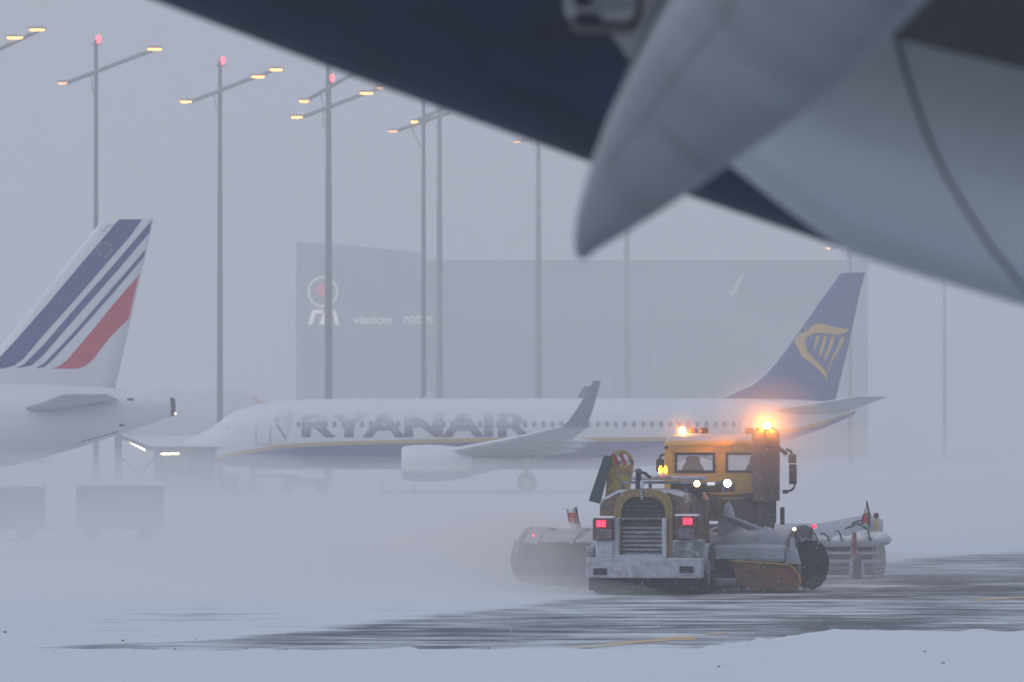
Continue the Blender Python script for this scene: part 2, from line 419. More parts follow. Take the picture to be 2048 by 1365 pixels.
def airwing(side, name):
    y = lambda s: D7 - side * s
    sec = [((xf7(12.6), y(1.2), 2.0), (xf7(20.3), y(1.2), 1.85), .95), ((xf7(15.2), y(5.2), 2.35), (xf7(20.6), y(5.2), 2.3), .62),
           ((xf7(18.6), y(11.5), 3.05), (xf7(21.8), y(11.5), 3.0), .36), ((xf7(21.2), y(16.8), 3.68), (xf7(22.6), y(16.8), 3.66), .18)]
    o = MB().loft(foil(sec, (0, 0, 1))).build(name, M_wing, jet, smooth=True)
    wl = [((xf7(21.2), y(16.8), 3.68), (xf7(22.6), y(16.8), 3.66), .16), ((xf7(21.55), y(17.22), 3.98), (xf7(22.62), y(17.22), 3.98), .14), ((xf7(22.05), y(17.45), 4.7), (xf7(22.88), y(17.45), 4.7), .1), ((xf7(22.86), y(17.75), 6.1), (xf7(23.26), y(17.75), 6.1), .05)]
    MB().loft(foil(wl, (0, 1, .15))).build('winglet', mk('winglet_navy', (.05, .065, .15), .45, nscale=1.2), o, smooth=True)
    for s in (6.3, 8.9, 12):
        k = s / 17; xx = lerp(18.9, 22, k); zz = lerp(1.9, 3.5, k)
        MB().loft([[Vector((xf7(xx + a), y(s) + .2 * r_ * math.cos(q), zz - .15 * (1 - 0) + .26 * r_ * math.sin(q))) for q in (math.pi * j / 5 for j in range(10))]
                   for a, r_ in ((-1.4, .1), (-.8, .7), (.2, 1), (1.1, .8), (2.1, .08))]).build('flap_fairing', M_wing, o, smooth=True)
    # engine
    ex, ey, ez = xf7(12.45), y(4.83), 1.63
    E = [(.12, .80, .80), (.0, .86, .86), (.05, .92, .92), (.22, .985, .985), (.6, 1.04, 1.04), (1.4, 1.07, 1.07), (2.4, 1.03, 1.03), (3.3, .91, .91), (3.9, .78, .78)]
    rr = []
    nseg = (8, 1, 7); f1 = R(112); f2 = R(122)
    an = [f1 * i / 8 for i in range(8)] + [f1] + [lerp(f2, math.pi, i / 7) for i in range(7)]
    full = an + [math.pi] + [-a for a in reversed(an[1:])]
    half = [0] * 8 + [1] + [2] * 7
    for t, a_, b_ in E: rr.append([Vector((ex + t, ey - a_ * math.sin(q), ez + b_ * math.cos(q) * (1 if math.cos(q) > 0 else .93))) for q in full])
    en = MB().loft(rr, seg_mat=half + half[::-1], cap=False).build('engine', [M_white, M_gold, M_navy], jet, smooth=True)
    MB().tube([(ex + .35, ey, ez), (ex + .4, ey, ez)], .86, 28).build('fan', M_rubber, en)
    MB().loft([[Vector((ex + t, ey + r_ * math.cos(q), ez - .02 + r_ * math.sin(q))) for q in (2 * math.pi * j / 20 for j in range(20))] for t, r_ in ((3.2, .8), (3.9, .66), (4.6, .5), (5.3, .3), (5.6, .1))]).build('exhaust_cone', M_metal, en, smooth=True)
    MB().loft(foil([((ex + 1.0, ey, ez + .95), (ex + 6.2, ey, ez + .5), .34), ((ex + 2.2, ey, 2.32), (ex + 6.6, ey, 2.28), .3)], (0, 1, 0))).build('pylon', M_white, en, smooth=True)
    # stabiliser
    ss = [((xf7(33.0), y(.4), 4.55), (xf7(37.4), y(.4), 4.5), .42), ((xf7(37.6), y(7.2), 5.35), (xf7(39.2), y(7.2), 5.33), .12)]
    MB().loft(foil(ss, (0, 0, 1))).build('stabiliser', M_wing, jet, smooth=True)
    return o
wing_n = airwing(1, 'wing'); wing_f = airwing(-1, 'wing')
def pz(py): return Z(py, D7)
def pt(px): return X(px, D7)
FS = [  # z row, LE px, TE px
    (812, 1380, 1668), (800, 1432, 1671), (786, 1466, 1674.5), (770, 1502, 1678), (745, 1533, 1684), (700, 1570, 1695), (640, 1612, 1708), (580, 1655, 1721), (548, 1678, 1730), (543, 1684, 1731)]
sec = []
for py, a, b in FS:
    th = lerp(.52, .16, (812 - py) / 270) * (.35 if py > 780 else 1) * (.6 if py < 545 else 1)
    sec.append(((pt(a), D7, pz(py)), (pt(b), D7, pz(py)), th))
fin = MB().loft(foil(sec, (0, 1, 0))).build('fin', M_navyfin, jet, smooth=True)
bv_fin = bvh_of(fin); bv_fus = bvh_of(fus)
def hz(l):   # from the zoom of the fin: 3.7925 px per photo px, origin 1400,500
    return [(pt(1400 + x / 3.7925), pz(500 + y / 3.7925)) for x, y in l]
harp = [
    hz([(735, 600), (745, 580), (765, 570), (790, 574), (804, 590), (806, 612), (815, 622), (835, 592), (858, 568), (895, 558), (940, 564), (1000, 580), (1060, 594), (1138, 600), (1110, 622), (1070, 640), (1030, 646), (980, 640), (920, 630), (870, 632), (830, 645), (806, 668), (795, 695), (800, 735),
        (825, 785), (860, 825), (900, 862), (940, 905), (958, 935), (965, 990), (930, 945), (890, 900), (845, 862), (800, 835), (765, 800), (750, 765), (730, 730), (715, 700), (712, 682), (725, 668), (745, 655), (752, 640), (738, 622)]),
    hz([(884, 652), (904, 650), (888, 712), (870, 770), (862, 745), (872, 700)]), hz([(940, 654), (966, 656), (940, 740), (912, 818), (900, 795), (920, 730)]),
    hz([(996, 658), (1024, 660), (990, 762), (950, 838), (936, 862), (948, 790), (975, 728)]), hz([(1064, 668), (1094, 664), (1076, 725), (1030, 800), (1000, 850), (978, 920), (962, 950), (975, 900), (1005, 810), (1040, 745)])]
decal('harp_emblem', harp, bv_fin, mk('harp_gold', (.66, .40, .07), .45, nscale=1), fin, D7 - 30, .5)
letters = text_polys('RYANAIR', pt(606), pt(1064), pz(875), pz(826), .035)
decal('lettering', letters, bv_fus, mk('letter_navy', (.010, .022, .10), .5, up=(-.08, .68), nscale=1.6, stretch=(1.3, 1, .35)), fus, D7 - 30, .18, .02)
hx = lambda l: [(pt(560 + (x - 712) * .115), pz(824 + (y - 560) * .135)) for x, y in l]
har2 = [[(pt(553 + (x - 735) / 400 * 40), pz(822 + (y - 570) / 400 * 58)) for x, y in q] for q in (
    [(735, 600), (790, 574), (815, 622), (895, 558), (1138, 600), (1030, 646), (870, 632), (806, 668), (800, 735), (860, 825), (958, 935), (965, 990), (890, 900), (765, 800), (712, 682), (752, 640)],
    [(1064, 668), (1094, 664), (1030, 800), (978, 920), (965, 950), (1005, 810)], [(884, 652), (904, 650), (870, 770)], [(940, 654), (966, 656), (912, 818)], [(996, 658), (1024, 660), (936, 862)])]
decal('emblem', har2, bv_fus, MATS['letter_navy'], fus, D7 - 30, .2, .02)
# cabin windows
MB_w = mk('cabin_window', (.27, .28, .32), .25, up=(.35, .7))
def win_poly(x): return [[(x + .13 * math.cos(a), 3.82 + .19 * math.sin(a)) for a in (2 * math.pi * (j + .5) / 10 for j in range(10))]]
mw = None; t = 6.6; x_0 = xf7(18.03)
while t < 31.2:
    x = xf7(t)
    if 9.6 < t < 23.5:
        if mw is None:
            mw = decal('window', win_poly(x_0), bv_fus, MB_w, fus, D7 - 30, .12, .014); o = mw
        else:
            o = mw.copy(); C.objects.link(o)
        o.location.x = x - x_0
    else: decal('window', win_poly(x), bv_fus, MB_w, fus, D7 - 30, .12, .014)
    t += .508
# doors, cockpit panes
def outline(x0, x1, z0, z1, r, wd):
    def rr(a, b, c, d, r):
        q = []
        for cx, cz, s in ((b - r, d - r, 0), (a + r, d - r, 90), (a + r, c + r, 180), (b - r, c + r, 270)):
            q += [(cx + r * math.cos(R(s + i * 30)), cz + r * math.sin(R(s + i * 30))) for i in range(4)]
        return q
    A = rr(x0, x1, z0, z1, r); B = rr(x0 + wd, x1 - wd, z0 + wd, z1 - wd, max(.02, r - wd)); n = len(A)
    return [[A[i], A[(i + 1) % n], B[(i + 1) % n], B[i]] for i in range(n)]
M_seam = mk('door_seam', (.18, .19, .22), .6, up=(.0, .5))
decal('door', outline(pt(514), pt(545), pz(891), pz(848), .18, .06), bv_fus, M_seam, fus, D7 - 30, .2)
decal('door', outline(pt(1476), pt(1500), pz(884), pz(838), .16, .05), bv_fus, M_seam, fus, D7 - 30, .2)
for q in ([(425, 858), (433, 848), (444, 847), (442, 859)], [(444.5, 859), (446.5, 847), (460, 847), (463, 856), (455, 859)]):
    decal('cockpit_window', [[(pt(a), pz(b)) for a, b in q]], bv_fus, M_gl, fus, D7 - 30, .12)
gear(jet, (xf7(3.95), D7, 0), .35, .22, 1.7, 2, .45)
for s in (-1, 1): gear(jet, (xf7(19.4), D7 + s * 2.86, 0), .56, .4, 2.1, 2, .86)
MB().prism([(xf7(13.5), D7 - .02, 5.25), (xf7(14.1), D7 - .02, 5.25), (xf7(14.15), D7 - .02, 5.6), (xf7(13.9), D7 - .02, 5.6)], (0, .04, 0)).build('antenna', M_white, jet)

# ------------------------------------------------------------------ tricolour-striped jet, tail in view
DA = F / 51.5; XT = X(345, DA)
jb = thing('airliner', 'white airliner with blue and red diagonal stripes on its fin', 'airplane', (XT - 18, DA, 0))
TA = [(0, 4.78, 4.08, .36), (1.2, 5.02, 3.66, .72), (2.5, 5.20, 3.22, 1.05), (4.2, 5.31, 2.68, 1.42), (6.7, 5.40, 2.02, 1.75), (9, 5.5, 1.75, 1.92), (11.5, 5.6, 1.62, 1.97), (31, 5.65, 1.6, 1.97), (33.5, 5.4, 1.65, 1.85), (35.5, 4.7, 1.85, 1.4), (36.8, 3.9, 2.3, .8), (37.5, 3.2, 2.75, .15)]
TA = [(*r, r[2] + .4, r[2] + .3) for r in TA]
xfa = lambda e: XT - e
M_aw = mk('jet_white', (.72, .73, .75), .45, up=(.3, .8), nscale=.5, var=.04)
rings, sm = fus_rings(TA, xfa, DA)
fa = MB().loft(rings).build('fuselage', M_aw, jb, smooth=True)
MB().loft([[Vector((XT + a, DA + .36 * r_ * math.cos(q), 4.43 + .36 * r_ * math.sin(q))) for q in (2 * math.pi * j / 20 for j in range(20))] for a, r_ in ((-.22, 1.04), (.0, 1.03), (.08, .92), (.1, .7), (-.1, .6))]).build('exhaust_outlet', mk('apu_dark', (.05, .05, .065), .5, nscale=3), jb, autosm=50)
MB().ball((XT + .12, DA - .1, 4.17), .03, 8, 6).build('tail_light', mk('tail_lamp', (1, .8, .5), emit=(1, .75, .4), es=9), jb)
ax = lambda px: X(px, DA)
az = lambda py: Z(py, DA)
def afLE(py): return lerp(194, 0, (py - 452) / 242.0)
def afTE(py): return lerp(308, 232, (py - 437) / 333.0)
sec = []
for py, k in ((800, .5), (768, 1), (735, .95), (690, .9), (640, .8), (580, .7), (520, .6), (470, .5), (450, .45), (437.5, .3)):
    l = afLE(py) + (6 if py < 440 else 0); 
    if py < 452: l = 196 + (452 - py) * .3
    sec.append(((ax(l), DA, az(py)), (ax(afTE(py)), DA, az(py)), .62 * k))
fna = MB().loft(foil(sec, (0, 1, 0))).build('fin', M_aw, jb, smooth=True)
bva = bvh_of(fna)
def zz(l): return [(ax(x / 2.007), az(420 + y / 2.007)) for x, y in l]
decal('blue_stripe', [zz([(479, 39), (570, 39), (520, 110), (300, 365), (180, 500), (95, 600), (60, 625), (20, 637), (-60, 640), (-30, 625), (60, 530), (200, 370), (330, 215)])], bva, M_afblue, fna, DA - 20, .4)
decal('blue_stripe', [zz([(609, 44), (600, 92), (480, 235), (300, 440), (180, 580), (130, 625), (66, 637), (100, 620), (180, 540), (300, 400), (450, 230), (560, 100)])], bva, M_afblue, fna, DA - 20, .4)
decal('blue_stripe', [zz([(584, 160), (578, 190), (450, 340), (300, 510), (210, 605), (180, 632), (146, 637), (185, 612), (300, 490), (420, 350), (520, 235)])], bva, M_afblue, fna, DA - 20, .4)
decal('red_stripe', [zz([(559, 260), (517, 437), (440, 515), (375, 600), (345, 628), (310, 638), (210, 638), (240, 628), (270, 605), (360, 500), (460, 375)])], bva, M_afred, fna, DA - 20, .4)
cx, cz = ax(422 / 2.007), az(420 + 160 / 2.007)
decal('star_ring', [[(cx + .26 * math.cos(a) + .03 * math.cos(b), cz + .26 * math.sin(a) + .03 * math.sin(b)) for b in (math.pi * 2 * j / 6 for j in range(6))] for a in (math.pi * 2 * i / 12 for i in range(12))], bva, mk('star_gold', (.7, .5, .15), .5), fna, DA - 20, .5, .03)
def seam(l, wd=1.0):
    q = zz(l); out_ = []
    for a, b in zip(q, q[1:]):
        d = Vector((b[0] - a[0], 0, b[1] - a[1])).normalized() * .014 * wd; out_.append([(a[0] - d.z, a[1] + d.x), (b[0] - d.z, b[1] + d.x), (b[0] + d.z, b[1] - d.x), (a[0] + d.z, a[1] - d.x)])
    return out_
M_js = mk('jet_seam', (.30, .30, .33), .6)
decal('panel_seam', seam([(380, 68), (418, 88), (432, 65), (460, 62)]) + seam([(250, 215), (290, 248)]) + seam([(108, 385), (150, 408)]), bva, M_js, fna, DA - 20, .5)
for s in (1, -1):
    y = lambda q: DA - s * q
    ss = [((ax(40), y(.5), az(822)), (ax(238), y(.5), az(800)), .5), ((ax(150) , y(6.2), 4.85), (ax(238), y(6.2), 4.88), .14)]
    MB().loft(foil(ss, (0, 0, 1))).build('stabiliser', mk('jet_grey', (.45, .46, .49), .5, up=(.35, .8), nscale=.6), jb, smooth=True)
bvf = bvh_of(fa)
decal('panel_seam', seam([(0, 688), (160, 694), (330, 703), (445, 708)], 1.4) + seam([(330, 932), (430, 905), (480, 890)], 1.6), bvf, M_js, fa, DA - 20, .4)
decal('vent', [zz([(516, 757), (543, 757), (543, 766), (516, 766)]), zz([(484, 863), (505, 860), (505, 867), (484, 871)])], bvf, mk('vent_dark', (.06, .06, .08), .7), fa, DA - 20, .4)
for s in (1, -1):
    y = lambda q: DA - s * q
    sec = [((xfa(25.5), y(1.3), 2.0), (xfa(18.2), y(1.3), 1.8), 1.0), ((xfa(22.2), y(6), 2.5), (xfa(17.8), y(6), 2.4), .55), ((xfa(17.0), y(16.8), 3.7), (xfa(15.4), y(16.8), 3.7), .2)]
    MB().loft(foil(sec, (0, 0, 1))).build('wing', M_wing, jb, smooth=True)
    gear(jb, (xfa(19.6), DA + s * 3.8, 0), .58, .42, 2.0, 2, .9)
gear(jb, (xfa(32.4), DA, 0), .38, .24, 1.8, 2, .5)

# ------------------------------------------------------------------ far jet behind the masts, nose towards the right
DW = 520.0; XW = X(534, DW)
jc = thing('airliner', 'faint pale airliner with a reddish nose behind the light mast', 'airplane', (XW - 22, DW, 0))
TW_ = [(0, 5.3, 4.9, .15), (.6, 5.8, 4.3, .75), (1.4, 6.3, 3.7, 1.25), (2.4, 6.72, 3.2, 1.7), (3.8, 7.0, 2.8, 2.1), (5.5, 7.1, 2.55, 2.35), (30, 7.1, 2.5, 2.4), (38, 7.1, 4.0, 1.6), (45, 6.8, 5.8, .4)]
TW_ = [(r[0] * 1.15, r[1] * 1.17, r[2] * 1.1, r[3] * 1.2, r[2] * 1.1 + .4, r[2] * 1.1 + .3) for r in TW_]
rings, _ = fus_rings(TW_, lambda t: XW - t, DW, step=1)
fc = MB().loft(rings).build('fuselage', mk('far_white', (.70, .68, .70), .6, up=(.5, .9), nscale=.4), jc, smooth=True)
decal('nose_marking', [[(X(512, DW), Z(786, DW)), (X(524, DW), Z(793, DW)), (X(534, DW), Z(812, DW)), (X(520, DW), Z(812, DW)), (X(508, DW), Z(798, DW))]], bvh_of(fc), mk('nose_red', (.62, .10, .06), .6), fc, DW - 20, .3)
MB().loft(foil([((XW - 42, DW, 8.0), (XW - 51, DW, 7.6), .6), ((XW - 49.5, DW, 17), (XW - 53, DW, 17), .2)], (0, 1, 0))).build('fin', MATS['far_white'], jc, smooth=True)
for s in (1, -1):
    MB().loft(foil([((XW - 16, DW - s * 2, 3.4), (XW - 25, DW - s * 2, 3.2), 1.0), ((XW - 26, DW - s * 19, 5), (XW - 28, DW - s * 19, 5), .2)], (0, 0, 1))).build('wing', M_wing, jc, smooth=True)
    gear(jc, (XW - 23, DW + s * 3.6, 0), .58, .42, 3.0, 2, .9)
gear(jc, (XW - 5, DW, 0), .4, .3, 2.9, 2, .5)

# ================================================================== hangar
DH = 610.0; hs = F / DH
hg = thing('hangar', 'wide pale grey hangar with round red emblem, fading into the haze', 'building', (X(1160, DH), DH + 30, 0))
M_fac = mk('facade_cladding', (.27, .285, .32), .8, nscale=.08, var=.06, stretch=(6, 1, .3))
M_fac2 = mk('facade_cladding_low', (.31, .32, .35), .8, nscale=.08, var=.06, stretch=(6, 1, .3))
hx_ = lambda p: X(p, DH)
hz_ = lambda p: Z(p, DH)
MB().prism([(hx_(592), DH, 0), (hx_(846), DH, 0), (hx_(846), DH, hz_(506)), (hx_(700), DH, hz_(491)), (hx_(592), DH, hz_(484))], (0, 60, 0)).build('office_block', M_fac, hg)
MB().box((hx_(846) + .02, DH + 1.5, 0), (hx_(1738), DH + 60, hz_(523))).build('main_hall', M_fac2, hg)
MB().box((hx_(846) + .05, DH + 1.2, hz_(523) + .02), (hx_(1740), DH + 60.2, hz_(520))).build('parapet', M_fac, hg)
for i in range(8):
    a = lerp(hx_(885), hx_(1440), i / 8)
    MB().box((a, DH + 1.2, .1), (a + 3.9, DH + 1.45, 15.5)).build('door_panel', mk('hangar_door', (.25, .27, .30), .7, nscale=.2), hg)
MB().box((hx_(1490), DH + 1.1, hz_(600)), (hx_(1700), DH + 1.45, hz_(546))).build('door_header', mk('header_dark', (.22, .23, .27), .8), hg)
MB().prism([(hx_(1458), DH + .9, hz_(592)), (hx_(1468), DH + .9, hz_(592)), (hx_(1492), DH + .9, hz_(547)), (hx_(1482), DH + .9, hz_(547))], (0, .3, 0)).build('brace', mk('brace_white', (.8, .8, .78), .6), hg)
for i in range(1, 9):
    a = lerp(hx_(592), hx_(846), i / 9)
    MB().box((a - .08, DH - .08, 0), (a + .08, DH - .005, hz_(510))).build('cladding_rib', M_fac, hg)
em = thing_ring = MB()
ec = Vector((hx_(646), DH - .3, hz_(584))); er = 31 / hs
rr = []
for k in range(40):
    a = 2 * math.pi * k / 40; d = Vector((math.cos(a), 0, math.sin(a)))
    rr.append([ec + d * er, ec + d * (er - .28), ec + d * (er - .28) + Vector((0, .25, 0)), ec + d * er + Vector((0, .25, 0))])
mbq = MB(); n = 4
vsq = [v for r_ in rr for v in r_]
mbq.add(vsq, [(i * 4 + j, i * 4 + (j + 1) % 4, ((i + 1) % 40) * 4 + (j + 1) % 4, ((i + 1) % 40) * 4 + j) for i in range(40) for j in range(4)])
ring_o = mbq.build('emblem_ring', mk('sign_white', (.8, .8, .76), .5, emit=(1, .95, .82), es=.35), hg)
def blob(l): return [Vector((hx_(590 + x / 6.827), DH - .3, hz_(520 + y / 6.827))) for x, y in l]
MB().prism(blob([(245, 430), (300, 370), (385, 320), (430, 380), (500, 420), (450, 500), (400, 490), (370, 520), (330, 470)]), (0, .2, 0)).build('emblem_bird', mk('sign_red', (.75, .05, .06), .5, emit=(1, .08, .1), es=.35), ring_o)
for l in ([(180, 885), (235, 685), (385, 685), (385, 730), (285, 735), (235, 885)], [(330, 885), (385, 735), (440, 735), (400, 885)], [(510, 690), (555, 690), (605, 885), (555, 885)], [(445, 690), (509, 690), (509, 735), (445, 735)]):
    MB().prism(blob(l), (0, .25, 0)).build('sign_letter', mk('sign_lit', (.85, .84, .78), .5, emit=(1, .95, .84), es=.7), hg)
for tx, a, b in (('viation', 785, 1325), ('room', 1490, 1870)):
    mbt = MB()
    for po in text_polys(tx, hx_(590 + a / 6.827), hx_(590 + b / 6.827), hz_(520 + 878 / 6.827), hz_(520 + 765 / 6.827), .03):
        mbt.add([(p[0], DH - .25, p[1]) for p in po], [tuple(range(len(po)))])
    mbt.build('sign_text', mk('sign_dim', (.8, .8, .76), .5, emit=(1, .95, .84), es=.3), hg)

# ================================================================== light masts
M_mast = mk('mast_steel', (.10, .11, .14), .6, nscale=1)
M_lamp = mk('sodium_lens', (1, .7, .35), .4, emit=(1, .38, .08), es=6.5)
M_lampd = mk('sodium_lens_dim', (1, .7, .45), .4, emit=(1, .45, .14), es=2.2)
M_red = mk('obstruction_red', (.8, .05, .05), .4, emit=(1, .06, .08), es=7)
M_snowarm = mk('arm_steel', (.12, .13, .16), .6, up=(.4, .8))
def mast(label, px, D, wpx, top, arms, red=None, base_w=None):
    s = F / D; x = X(px, D); r = wpx / s / 2
    o = thing('light_mast', label, 'light mast', (x, D, 0), 0, 'tall apron light masts')
    MB().tube([(x, D, 0), (x, D, Z(500, D)), (x, D, Z(top, D))], [r * 1.25, r, r * .72], 14).build('pole', M_mast, o, autosm=40)
    for (l, rgt, lamps) in arms:
        a = P(l[0], l[1], D - .4); b = P(rgt[0], rgt[1], D - .4)
        MB().tube([a, b], .15, 6).build('crossarm', M_snowarm, o, autosm=40)
        mid = a.lerp(b, .28); MB().tube([mid, (x - r, D - .3, Z(lerp(l[1], rgt[1], .5), D) - 1.9)], .035, 5).build('brace', M_mast, o)
        for (lx, ly, wd, on) in lamps:
            c = P(lx, ly, D - .5); h = wd / s / 2
            hd = MB().loft([[Vector((c.x + t * h, c.y + q[0] * k, c.z + .06 + q[1] * k)) for q in ((-.22, 0), (-.2, .12), (-.08, .2), (.08, .2), (.2, .12), (.22, 0))] for t, k in ((-1.15, .45), (-.8, .9), (.5, 1), (1.25, .3))]).build('luminaire', M_snowarm, o, autosm=50)
            MB().loft([[Vector((c.x + t * h, c.y + q[0] * k, c.z + .05 + q[1] * k)) for q in ((-.2, 0), (-.13, -.11), (0, -.15), (.13, -.11), (.2, 0))] for t, k in ((-.95, .5), (-.7, .9), (.7, .9), (.95, .5))]).build('lens', M_lamp if on else M_lampd, hd, autosm=50)
    if red:
        c = P(red[0], red[1], D - .2)
        MB().ball(c, .16, 10, 8, (1, 1, 1.3)).tube([c - Vector((0, 0, .35)), c], .08, 8).build('obstruction_light', M_red, o, smooth=True)
        MB().box((min(x, c.x) - .25, D - .3, c.z - .42), (max(x, c.x) + .15, D + .1, c.z - .33)).build('bracket', M_mast, o)
    return o
mast('light mast whose twin lamps glow at the end of its rising arm', -62, 318, 13, 20, [((-150, 170), (90, 55), [(30, 76, 34, 1), (74, 60, 32, 1)])], None)
mast('light mast rising behind the blue and red striped fin', 192, 333, 10.5, 80, [((128, 168), (322, 94), [(125, 167, 20, 0), (309, 99, 30, 1)])], (197, 77))
mast('light mast rising beside the nose of the gold-striped airliner', 440, 345, 10.5, 120, [((376, 206), (558, 136), [(372, 204, 24, 1), (516, 154, 28, 1), (552, 140, 27, 1)])], (446, 120))
mast('thick light mast in front of the round red hangar emblem', 657, 352, 14, 100, [((598, 237), (765, 174), [(594, 235, 24, 1), (733, 187, 27, 1), (760, 176, 14, 0)]), ((610, 203), (720, 140), [(608, 203, 20, 1)])], (665, 155))
mast('slimmer of two masts standing close together before the hangar', 847, 368, 9.5, 150, [((790, 263), (900, 225), [(786, 263, 21, 0)]), ((831, 243), (940, 190), [(829, 244, 15, 1)])])
mast('wider fainter of two masts standing close together before the hangar', 879, 430, 12, 150, [((850, 232), (958, 190), [(960, 190, 14, 1)])])
mast('faint light mast before the hangar, above the airliner winglet', 1077, 450, 11.5, 230, [((1036, 284), (1120, 250), [(1034, 284, 15, 0)])])
mast('very faint light mast before the hangar, right behind the airliner roof', 1254, 560, 12, 300, [((1214, 332), (1290, 300), [(1213, 332, 12, 0)])])
mast('barely visible light mast far beyond the navy fin', 1889, 680, 6, 430, [((1860, 470), (1915, 450), [(1655, 497, 9, 1)] if 0 else [(1858, 471, 9, 0)])])
mast('far light mast whose small orange lamp shows above the navy fin', 1700, 520, 8, 470, [((1659, 498), (1730, 470), [(1657, 497, 9, 1)])])

# ================================================================== covered walkway with lit tubes
DB = 268.0
wk = thing('covered_walkway', 'sloping covered walkway lit by white tubes below the striped jet tail', 'walkway', (X(320, DB), DB, 0))
M_gal = mk('walkway_steel', (.16, .17, .2), .6, up=(.3, .7), nscale=1)
M_tube = mk('white_tube', (1, .9, .7), .4, emit=(1, .82, .55), es=14)
def beam(a, b, th, dep, nm, mat, par):
    A = P(*a, DB); B = P(*b, DB)
    return MB().prism([A, B, B - Vector((0, 0, th)), A - Vector((0, 0, th))], (0, dep, 0)).build(nm, mat, par)
rf = beam((215, 858), (297, 893), .22, 3, 'roof', M_gal, wk); beam((297, 893.5), (432, 894), .16, 3, 'roof', M_gal, wk)
for a, b in (((229, 865.5), (237, 871.5)), ((243, 874.5), (248, 877.5)), ((254, 881), (290, 901))):
    MB().tube([P(*a, DB + .6) - Vector((0, 0, .0)), P(*b, DB + .6)], .045, 6).build('light_tube', M_tube, wk)
MB().tube([P(317, 908.5, DB + .6), P(358, 908, DB + .6)], .05, 6).build('light_tube', M_tube, wk)
for px, t_ in ((232, 868), (318, 897), (378, 897), (418, 898)):
    for dd in (.2, 2.7):
        MB().tube([(X(px, DB), DB + dd, 0), (X(px, DB), DB + dd, Z(t_, DB) - .1)], .09, 8).build('post', M_gal, wk)
MB().box((X(225, DB), DB + .3, 0), (X(430, DB), DB + 2.8, .15)).build('deck', M_gal, wk)
MB().box((X(300, DB), DB + 2.75, .152), (X(425, DB), DB + 2.85, Z(900, DB))).build('side_panel', mk('walkway_glass', (.3, .33, .38), .3, nscale=1), wk)
MB().tube([P(232, 905, DB + .3), P(300, 975, DB + .3)], .06, 6).build('rail', M_gal, wk); MB().tube([P(318, 905, DB + .3), P(262, 970, DB + .3)], .06, 6).build('rail', M_gal, wk)

# ================================================================== baggage carts
M_tarp = mk('cart_tarp', (.10, .115, .15), .7, up=(.3, .7), nscale=1.2, var=.2)
def cart(px0, px1, D, label, yaw=0):
    a, b = X(px0, D), X(px1, D); c = (a + b) / 2
    o = thing('baggage_cart', label, 'baggage cart', (c, D, 0), 0, 'covered baggage carts')
    MB().box((a, D, .45), (b, D + 1.6, 1.72), bev=.05).build('cover', M_tarp, o)
    MB().box((a - .06, D - .06, 1.722), (b + .06, D + 1.66, 1.86), bev=.06).build('snow_cap', M_snow, o)
    MB().box((a - .05, D + .05, .32), (b + .05, D + 1.55, .448)).build('chassis', M_gal, o)
    for xx in (a + .45, b - .55):
        for yy in (D + .15, D + 1.4): MB().wheel((xx, yy, .24), .24, .15, 'Y', 18).build('wheel', M_rubber, o, autosm=40)
    MB().tube([(b + .05, D + .8, .38), (b + .8, D + .8, .25)], .04, 6).build('tow_bar', M_gal, o)
    for q in (.33, .66): MB().box((lerp(a, b, q) - .03, D - .03, .46), (lerp(a, b, q) + .03, D - .002, 1.7)).build('strap', M_gal, o)
cart(152, 322, 166, 'covered baggage cart standing wholly clear under the tail cone of the striped jet')
cart(-75, 82, 164, 'covered baggage cart standing below the striped fin, behind its neighbour', )

# ================================================================== ground equipment round the nose gear
DE = 283.0
tg = thing('tow_tractor', 'low tow tractor beside the nose wheel of the gold-striped airliner', 'tractor', (X(605, DE), DE, 0))
M_tg = mk('tractor_paint', (.13, .14, .17), .6, up=(.4, .8), nscale=1)
MB().box((X(566, DE), DE - .8, .42), (X(650, DE), DE + .8, .85), bev=.08).build('body', M_tg, tg)
MB().box((X(505, DE), DE - .3, .9), (X(566, DE) - .01, DE + .3, 1.05)).build('tow_bar', M_tg, tg)
MB().box((X(566, DE) + .1, DE - .6, .852), (X(600, DE), DE + .6, 1.0), bev=.04).build('seat', M_rubber, tg)
for px in (571, 644):
    for yy in (-.7, .7): MB().wheel((X(px, DE), DE + yy, .36), .36, .28, 'Y', 18).build('wheel', M_rubber, tg, autosm=40)
DQ = 259.0
gp = thing('ground_power_cart', 'small boxy ground power cart ahead of the airliner nose wheel', 'cart', (X(457, DQ), DQ, 0))
MB().box((X(438, DQ), DQ, .35), (X(476, DQ), DQ + 1.4, 1.25), bev=.06).build('cabinet', M_tg, gp)
MB().box((X(438, DQ) + .05, DQ - .02, .6), (X(456, DQ), DQ - .003, 1.1)).build('panel', M_gal, gp)
for px in (444, 470):
    for yy in (.15, 1.25): MB().wheel((X(px, DQ), DQ + yy, .2), .2, .14, 'Y', 16).build('wheel', M_rubber, gp, autosm=40)
MB().tube([(X(438, DQ), DQ + .7, .35), (X(428, DQ), DQ + .7, .9)], .03, 6).build('tow_bar', M_gal, gp)
M_cone = mk('cone_orange', (.55, .12, .05), .6, cover=.35, nscale=6)
for px, D, lb in ((765, 278, 'traffic cone on the snow ahead of the airliner engine'), (827, 280, 'traffic cone standing right under the airliner engine')):
    x = X(px, D); o = thing('traffic_cone', lb, 'traffic cone', (x, D, 0), 0, 'cones round the parked airliner')
    MB().box((x - .2, D - .2, 0), (x + .2, D + .2, .04)).build('base', M_rubber, o)
    MB().tube([(x, D, .04), (x, D, .35), (x, D, .72)], [.15, .09, .03], 14).build('cone', M_cone, o, smooth=True)
    MB().tube([(x, D, .36), (x, D, .5)], [.095, .07], 14, cap=False).build('white_band', M_snow, o, smooth=True)

